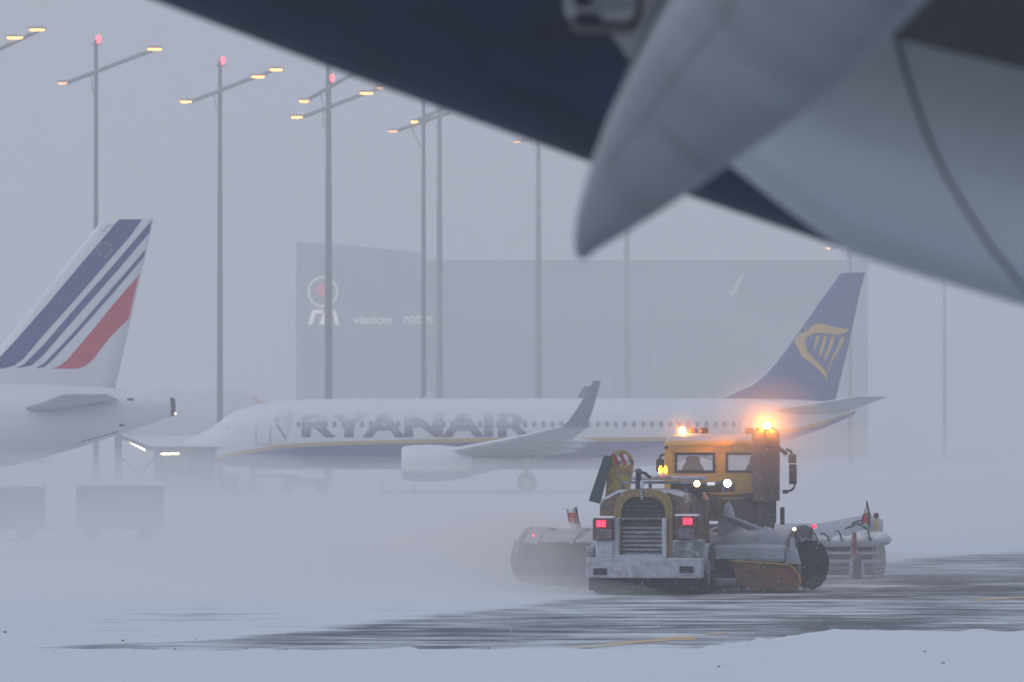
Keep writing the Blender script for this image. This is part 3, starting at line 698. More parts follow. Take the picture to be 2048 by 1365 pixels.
SNOW_SHADED = (.43, .47, .53)  # vehicle's caked snow, with its shade painted into the colour
# ================================================================== snow clearing vehicle
M_yc = mk('cab_yellow', (.52, .34, .05), .45, up=(.45, .8), nscale=1.6, var=.15, dirt=(.34, .20, .06), snowcol=SNOW_SHADED)
M_yr = mk('cab_roof_snowy', (.58, .36, .035), .45, up=(.35, .75), cover=.22, nscale=2.2, snowcol=SNOW_SHADED)
M_or = mk('hood_orange_grime', (.17, .095, .055), .6, up=(.45, .7), cover=.24, nscale=2.6, dirt=(.07, .07, .08), var=.3, snowcol=SNOW_SHADED)
M_oy = mk('grille_yellow', (.24, .16, .045), .5, up=(.5, .8), cover=.34, nscale=2.5, dirt=(.22, .15, .06), snowcol=SNOW_SHADED)
M_dk = mk('chassis_dark', (.028, .028, .032), .7, cover=.16, nscale=2.2, up=(.6, .9), snowcol=SNOW_SHADED)
M_bk = mk('black_plastic', (.016, .016, .018), .5, nscale=3, up=(.75, 1), snowcol=SNOW_SHADED)
M_fw = mk('snow_caked_steel', (.30, .31, .33), .7, up=(.0, .35), cover=.72, nscale=1.8, snowcol=SNOW_SHADED)
M_fh = mk('half_caked_steel', (.13, .14, .16), .7, up=(.1, .45), cover=.5, nscale=2.4, stretch=(1, 1, 1.6), snowcol=SNOW_SHADED)
M_stack = mk('stack_dark', (.10, .06, .06), .6, cover=.18, nscale=7, snowcol=SNOW_SHADED)
M_brl = mk('bristle', (.022, .024, .028), .9, cover=.12, nscale=5, snowcol=SNOW_SHADED)
M_brw = mk('bristle_snowy', (.05, .055, .06), .9, cover=.38, nscale=4, snowcol=SNOW_SHADED)
def placer(root):
    o = root.location; inv = ROOT_INV[root.name]
    def f(px, py, v):
        D = o.y + v
        for _ in range(5):
            p = inv @ P(px, py, D); D += v - p.y
        return inv @ P(px, py, D)
    return f
def rbox(f, x0, y0, x1, y1, v, dv, bev=0.0, mb=None):
    a = f(x0, y1, v); b = f(x1, y0, v)
    return (mb or MB()).box((a.x, v, a.z), (b.x, v + dv, b.z), bev=bev)
# ------------------------------------------------------------------ trailed sweeper
tr = thing('sweeper_trailer', 'snow-caked towed sweeper with arched grille and angled black brush roller', 'sweeper', (X(1289, 110.7), 110.7, 0), R(-10))
f = placer(tr); inv = ROOT_INV[tr.name]
def W(px, py, D): return inv @ P(px, py, D)
def B(mb, name, mat, par=None, **k): return mb.build(name, mat, par or tr, world=False, **k)
def uv(u, w_, v): return Vector((u, v, w_))
sec = [(-1.02, .80), (-1.02, 1.95), (-.94, 2.12), (-.6, 2.30), (.55, 2.30), (.86, 2.2), (.95, 2.05), (.95, .80)]
hood = B(MB().loft([[uv(a * .985, b * .985 if b > 1 else b, v) if k else uv(a * .95, b * .96 if b > 1 else b, v) for a, b in sec] for k, v in ((0, .02), (1, .16), (1, 1.7), (1, 3.5))]), 'hood', M_or, autosm=30)
for v0, v1 in ((.5, 1.4), (1.55, 2.4), (2.55, 3.3)):
    B(MB().box((.94, v0, 1.0), (.962, v1, 1.95), bev=.01), 'side_door', M_or, hood)
# arched rear grille surround
def arch(u0, u1, w0, w1, r, v, n=8):
    q = [uv(u0, w0, v)]
    for c, s0, s1 in (((u0 + r, w1 - r), 180, 90), ((u1 - r, w1 - r), 90, 0)):
        q += [uv(c[0] + r * math.cos(R(lerp(s0, s1, i / n))), c[1] + r * math.sin(R(lerp(s0, s1, i / n))), v) for i in range(n + 1)]
    return q + [uv(u1, w0, v)]
U = lambda px: (px - 1289) / 92.5
Wz = lambda py: CH - (py - HY) / 92.5
oa = arch(U(1228), U(1347), Wz(1122), Wz(979), .42, -.10); ia = arch(U(1243), U(1332), Wz(1122), Wz(994), .33, -.10)
n = len(oa); mb = MB()
vs_ = oa + ia + [p + Vector((0, .22, 0)) for p in oa] + [p + Vector((0, .22, 0)) for p in ia]
fs = []
for i in range(n - 1): fs += [(i, i + 1, n + i + 1, n + i), (2 * n + i, 3 * n + i, 3 * n + i + 1, 2 * n + i + 1), (i, 2 * n + i, 2 * n + i + 1, i + 1), (n + i, n + i + 1, 3 * n + i + 1, 3 * n + i)]
fs += [(0, n, 3 * n, 2 * n), (n - 1, 3 * n - 1, 4 * n - 1, 2 * n - 1)]
gr = B(mb.add(vs_, fs), 'grille_surround', M_oy, autosm=35)
B(MB().prism(arch(U(1243), U(1332), Wz(1121), Wz(994), .33, .02), (0, .06, 0)), 'grille_backing', M_dk)
M_sl = mk('grille_slat', (.035, .04, .046), .7, up=(.75, 1), cover=.34, nscale=3.2, stretch=(.5, 1, 1.6), snowcol=SNOW_SHADED)
M_sl2 = mk('grille_slat_snowy', (.05, .055, .065), .7, up=(.4, .9), cover=.52, nscale=3.2, stretch=(.5, 1, 1.6), snowcol=SNOW_SHADED)
for i in range(13):
    w0 = Wz(1112) + i * .094; hw = .455 if w0 < Wz(1012) else .40
    if w0 > Wz(998): break
    B(MB().prism([uv(-.03 - hw, w0, -.03), uv(-.03 - hw, w0 + .055, .0), uv(-.03 - hw, w0 + .07, -.01), uv(-.03 - hw, w0 + .02, -.05)], (2 * hw, 0, 0)), 'grille_slat', M_sl2 if i < 7 else M_sl)
for k, (a, b) in enumerate(((1228, 1240), (1326, 1336))):
    B(MB().box((U(a), -.16, Wz(1120)), (U(b), -.105, Wz(1036)), bev=.015), 'screen_frame', M_fw)
B(MB().box((U(1228), -.165, Wz(1124)), (U(1336), -.11, Wz(1110)), bev=.015), 'screen_frame', M_fw)
B(MB().box((U(1240) + .002, -.15, Wz(1039)), (U(1326) - .002, -.11, Wz(1035.5))), 'screen_frame', M_fh)
# rear bumper; flat black plates paint the dark of two recesses
bmp = B(rbox(f, 1172, 1117, 1404, 1156, -.42, .30, .025), 'bumper', mk('bumper_caked', (.26, .27, .30), .7, up=(.1, .5), cover=.66, nscale=2.3, dirt=(.3, .22, .24), snowcol=SNOW_SHADED))
for a, b, c, d in ((1187, 1137, 1214, 1151), (1359, 1133, 1386, 1147)):
    B(rbox(f, a, b, c, d, -.436, .012), 'black_plate', M_bk, bmp)
    B(rbox(f, a - 1.5, d + .2, c + 1.5, d + 2.2, -.445, .02), 'recess_lip', M_fw, bmp)
# tail lamp boxes
M_tl = mk('lamp_housing', (.10, .035, .04), .6, up=(.4, .8), cover=.18, nscale=6, snowcol=SNOW_SHADED)
M_trd = mk('tail_red', (.8, .02, .03), .4, emit=(1, .012, .035), es=7)
for x0, y0, x1, y1, cx_, cy_ in ((1185, 1037, 1227, 1081, 1202, 1048), (1350, 1033, 1394, 1079, 1375, 1043)):
    hb = B(rbox(f, x0, y0, x1, y1, -.28, .34, .03), 'tail_lamp_box', M_tl)
    B(rbox(f, x0 - 1, y0 - 4, x1 + 1, y0 - .2, -.31, .38, .02), 'snow_cap', M_snow, hb)
    for q in (-4.5, 4.5):
        B(rbox(f, cx_ + q - 4.2, cy_ - 6, cx_ + q + 4.2, cy_ + 6, -.30, .025, .01), 'tail_lamp', M_trd, hb)
    for i in range(5): B(rbox(f, x0 + 6, y1 - 5 - i * 4, x1 - 5, y1 - 3 - i * 4, -.295, .02), 'louvre', M_fh, hb)
# left tool box, side step, underbody
B(rbox(f, 1191, 1081, 1227, 1117, -.2, .9, .03), 'battery_box', M_fw)
B(rbox(f, 1172, 1093, 1190, 1112, -.05, .5, .03), 'step', M_fh)
B(rbox(f, 1345, 1081, 1400, 1117, -.15, .9, .03), 'fuel_tank', M_fh)
B(MB().box((-.8, .0, .22), (.8, 3.4, .62), bev=.03), 'chassis', M_dk)
for u in (-1.05, 1.12):
    wl = B(MB().wheel((u, .75, .50), .50, .36, 'X', 28), 'wheel', M_rubber, autosm=40)
    for k in range(28):
        a = 2 * math.pi * k / 28; 
    B(MB().tube([(u + math.copysign(.19, u), .75, .5), (u + math.copysign(.1, u), .75, .5)], .26, 18), 'hub', M_fh, wl, autosm=40)
    B(MB().wheel((u, 2.0, .50), .50, .36, 'X', 28), 'wheel', M_rubber, autosm=40)
    arc = [(math.cos(R(a)), math.sin(R(a))) for a in range(0, 181, 15)]
    rings = [[Vector((u - .22, .75 + .6 * c, .5 + .6 * s)), Vector((u + .22, .75 + .6 * c, .5 + .6 * s)), Vector((u + .22, .75 + .56 * c, .5 + .56 * s)), Vector((u - .22, .75 + .56 * c, .5 + .56 * s))] for c, s in arc]
    B(MB().loft(rings), 'mudguard', M_fh, autosm=40)
B(MB().box((-1.2, -.12, .10), (-.02, -.09, .6)), 'mud_flap', M_rubber); B(MB().box((.02, -.12, .12), (1.15, -.09, .6)), 'mud_flap', M_rubber)  # flaps widened inward, added to keep the gap between the wheels dark
B(MB().tube([(-1.0, .75, .5), (1.05, .75, .5)], .12, 10), 'axle', M_dk)
# top: rail, pipe, lamps
B(rbox(f, 1238, 963, 1452, 968, .9, .08), 'top_rail', M_fh)
for px in (1244, 1300, 1372, 1446): B(rbox(f, px - 3, 962, px + 3, 988, .98, .06), 'rail_post', M_fh)
B(rbox(f, 1262, 953, 1400, 961, 1.3, 1.2, .03), 'top_cover', M_fw)
B(rbox(f, 1340, 966, 1452, 985, 1.5, 1.6, .05), 'blower_housing', M_or)
B(MB().tube([f(1277, 985, .5), f(1277, 948, .5), f(1276, 942, .45)], [.07, .065, .085], 12), 'exhaust_pipe', M_bk, autosm=40)
B(MB().tube([f(1282, 945, .5), f(1290, 947, .5), f(1302, 957, .5)], .035, 8), 'exhaust_flap', M_bk)
B(MB().tube([f(1284, 1000, -.12), f(1284, 978, -.08), f(1284, 965, .3)], [.03, .035, .05], 10), 'filler_neck', M_fh)
bcn = B(MB().tube([f(1327, 958, .95), f(1327, 946, .95)], [.24, .05], 14), 'beacon_base', M_bk, autosm=40)
M_am = mk('amber_lens', (1, .4, .03), .4, emit=(1, .26, .015), es=9)
for px in (1321, 1331): B(MB().ball(f(px, 941, .95), .045, 10, 8, (1, 1, 2.3)), 'amber_lamp', M_am, bcn, smooth=True)
B(rbox(f, 1325, 927, 1327.5, 951, .97, .04), 'beacon_divider', M_bk, bcn)
def worklamp(px, py, r, col, es, nm, v=.82):
    c = f(px, py, v)
    hd = B(MB().tube([c, c + Vector((0, .12, 0))], [r * 1.35, r], 14), nm, M_bk, autosm=40)
    B(MB().tube([c - Vector((0, .015, 0)), c - Vector((0, .004, 0))], r * 1.15, 14), 'lens', mk(nm + '_lens', col, .4, emit=col, es=es), hd)
worklamp(1394, 968, .06, (1, .55, .2), 14, 'marker_lamp'); worklamp(1455, 967, .07, (.95, .98, 1), 26, 'work_lamp')
B(rbox(f, 1414, 965, 1429, 971, .84, .04), 'license_lamp', mk('dim_white', (.7, .7, .68), .4, emit=(1, .95, .85), es=.5))
# folded-up side flap on the left: dark slab with rounded striped plate in front of it
def stripmat():
    m = mk('warning_stripes', (.5, .3, .03), .5, cover=.2, nscale=3, dirt=(.09, .08, .09), snowcol=SNOW_SHADED)
    return m
slab = [f(1208, 911, 1.2), f(1223, 914, 1.2), f(1199, 1008, 1.2), f(1177, 1002, 1.2)]
fl = B(MB().prism(slab, (0, .12, 0)), 'folded_flap', mk('flap_rubber', (.035, .05, .06), .6, nscale=3, cover=.12, snowcol=SNOW_SHADED))
rp = [(1210, 1000), (1215, 930), (1219, 913), (1228, 904), (1240, 900), (1252, 903), (1262, 911), (1267, 924), (1266, 940), (1256, 1000)]
pl = B(MB().prism([f(a, b, 1.36) for a, b in rp], (0, .08, 0)), 'striped_plate', mk('plate_yellow_grime', (.36, .25, .04), .55, cover=.12, nscale=3, dirt=(.07, .07, .08), snowcol=SNOW_SHADED))
for k, c in enumerate(((.42, .03, .04), (.6, .6, .6), (.42, .03, .04), (.6, .6, .6))):
    x = 1224 + k * 7
    B(MB().prism([f(a, b, 1.35) for a, b in ((x, 908 + abs(k - 1.5) * 2), (x + 6.5, 905 + abs(k - 2) * 2), (x + 16, 928), (x + 10, 932))], (0, .006, 0)), 'warning_stripe', mk('stripe%d' % (k % 2), c, .5, cover=.25, nscale=6, dirt=(.12, .1, .1), snowcol=SNOW_SHADED), pl)
B(MB().tube([f(1240, 1002, 1.4), f(1240, 960, 1.42)], .05, 8), 'flap_ram', M_dk)
# drawbar, duct plate and brush gear
B(MB().prism([W(1436, 1035, 114), W(1452, 1033, 114), W(1584, 1085, 114.5), W(1584, 1096, 114.5), W(1436, 1096, 114)], (0, .12, 0)), 'duct_plate', mk('plate_frost', (.24, .26, .29), .6, up=(.2, .6), cover=.42, nscale=1.5, snowcol=SNOW_SHADED))
B(MB().tube([W(1452, 1031, 113.9), W(1584, 1082, 114.4)], .035, 6), 'plate_rim', M_fw)
B(MB().tube([W(1460, 1000, 114.1), W(1456, 1012, 114.1), W(1458, 1034, 114.1)], [.06, .09, .14], 10), 'duct_neck', M_fw, autosm=40)
hp = tuple(W(1440, 1120, 118.2)); B(MB().tube([(0.1, 3.3, .75), (hp[0], hp[1], .8)], .11, 8), 'drawbar', M_dk)
A = W(1063, 0, 117.3); A.z = .60; Bq = W(1614, 0, 113.2); Bq.z = .60
ax_ = (Bq - A).normalized(); sd_ = ax_.cross(Vector((0, 0, 1))).normalized()
def brush(a, b, r, nm, mat, seed):
    rng = random.Random(seed); L_ = (b - a).length; nn = max(4, int(L_ / .07)); rings = []
    for i in range(nn + 1):
        c = a.lerp(b, i / nn); rr_ = r * ((1.0 if i % 2 else .84) + rng.uniform(-.05, .05))
        if i in (0, nn): rr_ *= .8
        rings.append([c + (sd_ * math.cos(q) + Vector((0, 0, 1)) * math.sin(q)) * rr_ * rng.uniform(.90, 1.05) for q in (2 * math.pi * k / 34 for k in range(34))])
    return B(MB().loft(rings), nm, mat)
brush(A - ax_ * .28, A + ax_ * 1.8, .575, 'brush_roller', M_brw, 1); brush(A + ax_ * 1.801, Bq + ax_ * .30, .585, 'brush_roller', M_brl, 2)
def housing(a, b, r, a0, a1, th, nm, mat):
    rings = []; nn = 26
    for i in range(nn + 1):
        c = a.lerp(b, i / nn); o_ = []; i_ = []
        for q in range(a0, a1 + 1, 9):
            d = sd_ * math.cos(R(q)) + Vector((0, 0, 1)) * math.sin(R(q)); k = max(0, math.sin(R(q)))
            lump = mnoise.fractal(Vector((c.x * 1.7, c.y * 1.7, q * .02)), .7, 2.1, 4)
            o_.append(c + d * (r + .15 * lump * (.3 + k))); i_.append(c + d * (r - th))
        rings.append(o_ + i_[::-1])
    return B(MB().loft(rings), nm, mat, smooth=True)
h1 = housing(A + ax_ * .05, A + ax_ * 2.4, .66, 38, 165, .05, 'brush_hood', M_fw)
h2 = housing(A + ax_ * 3.6, Bq - ax_ * .12, .72, 30, 175, .05, 'brush_hood', M_fw)
q0 = Bq - ax_ * .15
B(MB().prism([q0 + (sd_ * math.cos(R(q)) + Vector((0, 0, 1)) * math.sin(R(q))) * .80 + Vector((0, 0, .06)) for q in range(20, 166, 8)], ax_ * .06), 'hood_end_plate', mk('end_plate', (.15, .16, .18), .7, cover=.3, nscale=3, snowcol=SNOW_SHADED))
q1 = A - ax_ * .02
B(MB().prism([q1 + (sd_ * math.cos(R(q)) + Vector((0, 0, 1)) * math.sin(R(q))) * .70 for q in range(-10, 195, 8)], ax_ * .06), 'hood_end_plate', MATS['half_caked_steel'])
for k_, rr2_ in ((.02, .72), (.55, .71), (1.5, .71), (3.7, .77), (5.0, .77)):
    c = A + ax_ * k_
    B(MB().tube([c + (sd_ * math.cos(R(q)) + Vector((0, 0, 1)) * math.sin(R(q))) * rr2_ for q in range(25, 166, 10)], .035, 6), 'hood_rib', M_fh, autosm=60)
B(MB().prism([A + ax_ * .3 + sd_ * .62 + Vector((0, 0, .1)), A + ax_ * 1.7 + sd_ * .62 + Vector((0, 0, .1)), A + ax_ * 1.7 + sd_ * .66 + Vector((0, 0, .36)), A + ax_ * .3 + sd_ * .66 + Vector((0, 0, .36))], sd_ * .03), 'splash_skirt', M_dk)
# snow loaded beam and box beside the engine
def wbox(x0, y0, x1, y1, D0, D1, nm, mat, bev=.06):
    a = W(x0, y1, D0); b = W(x1, y0, D0)
    return B(MB().box((a.x, a.y, min(a.z, b.z)), (b.x, a.y + (D1 - D0), max(a.z, b.z)), bev=bev), nm, mat)
wbox(1424, 1091, 1570, 1124, 112.3, 113.1, 'snow_loaded_beam', mk('loaded_beam', (.30, .31, .33), .7, up=(.0, .3), cover=.78, nscale=1.6, snowcol=SNOW_SHADED))
wbox(1428, 1116, 1566, 1128, 112.5, 113.2, 'beam_web', M_dk, .02)
wbox(1412, 1118, 1466, 1160, 112.0, 112.6, 'hydraulic_box', M_dk, .04)
wbox(1430, 1158, 1470, 1170, 111.8, 112.2, 'skid', M_fh, .02)
# yellow deflector plate on the right
dp = [(1459, 1122), (1520, 1126), (1572, 1129), (1588, 1136), (1598, 1150), (1601, 1164), (1596, 1178), (1588, 1182), (1540, 1178), (1478, 1172)]
de = B(MB().prism([W(a, b, 111.9) for a, b in dp], (0, .07, 0)), 'deflector_plate', mk('deflector_yellow', (.19, .10, .045), .6, cover=.14, nscale=2.2, dirt=(.12, .06, .05), var=.3, snowcol=SNOW_SHADED))
B(MB().tube([W(a, b, 111.87) for a, b in dp[:7]], .022, 6), 'plate_edge', mk('edge_yellow', (.45, .28, .05), .5, cover=.2, nscale=4, snowcol=SNOW_SHADED), de)
for k in range(3):
    x = 1550 + k * 14
    B(MB().prism([W(a, b, 111.893) for a, b in ((x, 1136), (x + 6, 1137), (x + 26, 1166 - k * 4), (x + 20, 1167 - k * 4))], (0, .004, 0)), 'warning_stripe', mk('stripe_faded', (.30, .08, .06), .6, cover=.2, nscale=6, snowcol=SNOW_SHADED), de)
# support casters
def caster(px, D, top, nm='caster'):
    a = W(px, top, D); g_ = W(px, 1150, D)
    c = B(MB().tube([(a.x, a.y, .95), (a.x, a.y, a.z)], [.07, .055], 10), nm, M_fw, autosm=40)
    B(MB().prism([(a.x - .17, a.y - .05, .62), (a.x + .17, a.y - .05, .62), (a.x + .08, a.y - .05, .98), (a.x - .08, a.y - .05, .98)], (0, .2, 0)), 'fork', M_fw, c)
    B(MB().box((a.x - .17, a.y - .03, .25), (a.x - .13, a.y + .13, .62)).box((a.x + .13, a.y - .03, .25), (a.x + .17, a.y + .13, .62)), 'fork_leg', M_fh, c)
    B(MB().wheel((a.x, a.y + .05, .29), .29, .2, 'X', 20), 'wheel', M_rubber, c, autosm=40)
caster(1585, 112.3, 1075)
# clutter of hoses and fittings on the hood ends
rng = random.Random(5)
for (x0, x1, y0, y1, D, k) in ((1590, 1640, 1070, 1086, 113.2, 9), (1085, 1150, 1078, 1092, 116.6, 6)):
    for i in range(k):
        a = W(rng.uniform(x0, x1), y1 + 4, D + rng.uniform(-.2, .3)); b = W(rng.uniform(x0, x1), rng.uniform(y0, y1), D); c = W(rng.uniform(x0, x1), y1 + 4, D + rng.uniform(-.2, .3))
        B(MB().tube([a, a.lerp(b, .8), b, b.lerp(c, .3), c], .03, 6), 'hose', M_fh if i % 2 else M_dk, autosm=60)
def stalk(px, py, D, dx):
    t_ = W(px, py, D); b0 = W(px + dx * 9, py + 24, D); b1 = W(px + dx * 7, py + 9, D); b2 = W(px + dx * 4, py + 1, D)
    s_ = B(MB().tube([b0, b1, b2, t_], .04, 8), 'lamp_stalk', M_dk, autosm=60)
    B(MB().box((b0.x - .15, b0.y - .1, b0.z - .05), (b0.x + .15, b0.y + .1, b0.z + .01)), 'stalk_foot', M_fh, s_)
    B(MB().ball(t_ + Vector((0, -.05, 0)), .045, 10, 8), 'red_lamp', M_trd, s_, smooth=True)
stalk(1629, 1053, 112.9, -1); stalk(1069, 1073, 117.0, 1)
c = W(1591, 1059, 112.6); ms = B(MB().tube([c - Vector((0, 0, .22)), c], .03, 8), 'marker_post', M_dk); B(MB().ball(c + Vector((-.02, -.03, 0)), .035, 8, 6), 'marker_lens', mk('marker_white', (1, .9, .7), emit=(1, .85, .6), es=10), ms)

# ------------------------------------------------------------------ plough truck in front
tk = thing('plough_truck', 'yellow snowplough truck with flashing amber beacons and flagged plough blade', 'truck', (X(1440, 118.5), 118.5, 0), R(-4))
f = placer(tk); inv = ROOT_INV[tk.name]
def B(mb, name, mat, par=None, **k): return mb.build(name, mat, par or tk, world=False, **k)
cw = 1.26
def u_(px, v=0): return f(px, 950, v).x
def z_(py, v=0): return f(1440, py, v).z
L0, R0 = u_(1329), u_(1549)
zb, ze, zr = 1.42, z_(893), z_(870)
# rear wall with two real window openings
wins = [(u_(1352), u_(1428), z_(943.5), z_(908)), (u_(1454), u_(1530), z_(941), z_(904))]
xs = [L0, wins[0][0], wins[0][1], wins[1][0], wins[1][1], R0]; zlo, zhi = wins[0][2], wins[0][3]; ylow = z_(990)
cab = MB()
cab.box((L0, 0, ylow), (R0, .06, zlo)); cab.box((L0, 0, zhi), (R0, .06, ze))
for i in (0, 2, 4): cab.box((xs[i], .001, zlo), (xs[i + 1], .059, zhi))
cab.box((L0, .06, zb), (L0 + .06, 1.9, ze)); cab.box((R0 - .06, .06, zb), (R0, .55, ze)); cab.box((R0 - .06, .55, zb), (R0, 1.9, 2.25)); cab.box((R0 - .06, 1.75, 2.25), (R0, 1.9, ze)); cab.box((R0 - .06, .55, 2.95), (R0, 1.75, ze))
cab.box((L0 + .06, 1.84, zb), (R0 - .06, 1.9, 2.35)); cab.box((L0 + .06, .06, 1.95), (R0 - .06, 1.84, 2.0))
cabo = B(cab, 'cab', M_yc)
rr_ = []
for k, (ins, z) in enumerate(((0, ze + .002), (-.015, ze + .05), (.03, ze + .14), (.10, zr - .05), (.22, zr), (.5, zr + .03))):
    rr_.append([Vector(p) for p in ((L0 + ins + .08, -.02 + ins, z), (R0 - ins - .08, -.02 + ins, z), (R0 - ins, .06 + ins, z), (R0 - ins, 1.85 - ins, z), (R0 - ins - .08, 1.92 - ins, z), (L0 + ins + .08, 1.92 - ins, z), (L0 + ins, 1.85 - ins, z), (L0 + ins, .06 + ins, z))])
B(MB().loft(rr_), 'roof', M_yr, cabo, autosm=45)
B(rbox(f, 1329, 892.5, 1336, 898, -.04, .05), 'roof_marker', M_bk, cabo)
M_pane = bpy.data.materials.new('cab_glass'); M_pane.use_nodes = True
nb = M_pane.node_tree.nodes['Principled BSDF']; nb.inputs['Base Color'].default_value = (.75, .85, .85, 1); nb.inputs['Roughness'].default_value = .08; nb.inputs['Alpha'].default_value = .12
for a, b, c, d in wins:
    c, d = zlo, zhi
    wf = MB()
    for bx_ in (((a - .03, -.018, c - .03), (b + .03, -.002, c + .03)), ((a - .03, -.018, d - .03), (b + .03, -.002, d + .03)), ((a - .03, -.0175, c + .03), (a + .03, -.0025, d - .03)), ((b - .03, -.0175, c + .03), (b + .03, -.0025, d - .03))): wf.box(*bx_)
    wo = B(wf, 'rear_window', M_bk, cabo)
    B(MB().box((a + .002, .025, c + .002), (b - .002, .033, d - .002)), 'pane', M_pane, wo)
B(MB().box((R0 - .035, .552, 2.252), (R0 - .027, 1.748, 2.948)), 'side_window', M_gl, cabo)
B(MB().prism([(L0 + .07, 1.86, 2.36), (R0 - .07, 1.86, 2.36), (R0 - .10, 1.84, ze - .02), (L0 + .10, 1.84, ze - .02)], (0, .008, 0)), 'windscreen', M_pane, cabo)
# seats and driver's seat back seen through the window
for xc, hh in ((u_(1384), .0), (u_(1512), .0)):
    st = MB().loft([[Vector((xc + a * s_, .55 + b * s_, z)) for a, b in ((-.27, -.1), (.27, -.1), (.27, .12), (-.27, .12))] for z, s_ in ((2.0, 1), (2.55, 1.02), (2.72, .85), (2.80, .6), (2.9, .58), (2.95, .45))])
    B(st, 'seat', mk('seat_cloth', (.022, .016, .018), .9, nscale=5), autosm=40)
B(MB().tube([(u_(1404), 1.0, zhi), (u_(1408), 1.0, zhi - .1), (u_(1420), 1.0, zhi - .14), (u_(1428), 1.0, zhi - .12)], .012, 6), 'cord', M_bk)
B(MB().tube([(u_(1384), 1.35, 2.3), (u_(1384), 1.3, 2.33)], .24, 20), 'steering_wheel', M_bk)
# lower cab side, step, handle
B(MB().box((R0 - .14, .0, 1.40), (R0 + .02, .06, ylow)), 'cab_corner', M_yc); B(MB().box((L0, .0, 1.4), (L0 + .14, .06, ylow)), 'cab_corner', M_yc)
B(rbox(f, 1548, 1006, 1552, 1024, .02, .1), 'black_plate', M_bk); B(rbox(f, 1560, 1015, 1569, 1050, .9, .25, .03), 'step_guard', M_dk)
# lower dark machinery behind the cab
B(rbox(f, 1448, 998, 1552, 1048, -.5, .45, .06), 'gearbox', M_dk)
B(rbox(f, 1484, 986, 1552, 1002, -.62, .5, .05), 'air_filter', M_dk); B(rbox(f, 1522, 983, 1553, 988, -.66, .5, .02), 'snow_ledge', M_snow)
B(MB().box((-.5, -1.4, .65), (.5, 4.0, 1.0)), 'frame', M_dk)
B(MB().tube([f(1404, 990, -.35), f(1434, 1000, -.35), f(1440, 1020, -.35)], .12, 10), 'air_hose', M_bk, autosm=60)
B(MB().box((-.9, .1, 1.0), (.9, 1.8, 1.35), bev=.05), 'engine_bay', M_dk)
# tall intake stack
sx, sy, sr = u_(1531.5, -.45), -.45, .325
st = B(MB().tube([(sx, sy, z_(1002, -.45)), (sx, sy, z_(880, -.45)), (sx, sy, z_(868, -.45)), (sx, sy, z_(860, -.45)), (sx, sy, z_(855, -.45))], [sr, sr, sr * .97, sr * .8, sr * .35], 28), 'intake_stack', M_stack, autosm=40)
B(MB().tube([(sx, sy, z_(896, -.45)), (sx, sy, z_(893, -.45))], sr + .012, 28, cap=False), 'stack_band', M_dk, st)
B(MB().tube([(sx, sy, 1.0), (sx, sy, z_(1002, -.45) - .001)], .2, 16), 'stack_pipe', M_dk, st)
# roof lamps and beacons
for px in (1386, 1407.5, 1499, 1519):
    lo = B(rbox(f, px - 9, 856, px + 9, 870, .55, .16, .05), 'roof_lamp', mk('lamp_back', (.035, .022, .024), .5))
    B(MB().box((u_(px) - .02, .6, zr - .04), (u_(px) + .02, .66, z_(869, .55))), 'bracket', M_bk, lo)
M_bc = mk('beacon_amber', (1, .35, .02), .3, emit=(1, .36, .03), es=25)
M_bh = mk('beacon_dome_bright', (1, .5, .1), .3, emit=(1, .30, .03), es=1200)
M_bh2 = mk('beacon_dome_dim', (1, .5, .1), .3, emit=(1, .30, .03), es=420)
for px, py, v, hot in ((1364.5, 862, .45, 0), (1533, 853, -.86, 1)):
    c = f(px, py, v); zs = (zr - .02) if not hot else c.z - .16
    bo = B(MB().tube([(c.x, v, zs), (c.x, v, c.z - .05)], .075, 14), 'beacon', M_bk, autosm=40)
    B(MB().tube([(c.x, v, c.z - .05), (c.x, v, c.z + .05), (c.x, v, c.z + .075)], [.07, .065, .03], 16), 'beacon_dome', M_bh if hot else M_bh2, bo, autosm=50)
    B(MB().ball((c.x, v, c.z + .078), .03, 12, 8, (1, 1, .6)), 'dome_cap', M_bk, bo, smooth=True)
B(MB().tube([(sx, sy - .3, z_(872, -.45)), (sx, -.86, f(1533, 853, -.86).z - .14)], .03, 8), 'beacon_bracket', M_bk)
B(MB().tube([f(1355, 870, .5), f(1354, 838, .5)], .008, 5), 'aerial', M_bk)
# mirrors
def tubef(l, r, v, nm, mat=M_bk, par=None): return B(MB().tube([f(a, b, v) for a, b in l], r, 8), nm, mat, par, autosm=60)
ma = tubef([(1549, 893), (1562, 900), (1574, 909)], .045, 1.2, 'mirror_arm', M_bk)
tubef([(1572, 899), (1579, 901), (1585, 908)], .03, 1.2, 'mirror_stay', M_bk, ma); tubef([(1590, 968), (1588, 976), (1582, 981), (1570, 985)], .028, 1.2, 'mirror_stay', M_bk, ma)
B(rbox(f, 1576.5, 909, 1592.5, 927, 1.15, .14, .03), 'mirror_head', M_bk, ma); B(rbox(f, 1578, 929, 1593.5, 969, 1.15, .14, .03), 'mirror_head', M_bk, ma)
B(rbox(f, 1565, 980, 1576, 988, 1.1, .2, .03), 'mirror_foot', M_bk, ma)
mc = tubef([(1329, 909), (1322, 911), (1319, 920)], .03, 1.2, 'mirror_arm', M_bk); B(rbox(f, 1312, 919, 1328, 944, 1.15, .14, .03), 'mirror_head', M_bk, mc)
# truck wheels
for v in (-1.0, 1.1):
    for u in (-1.02, 1.02): B(MB().wheel((u, v, .55), .55, .36, 'X', 28), 'wheel', M_rubber, autosm=40)
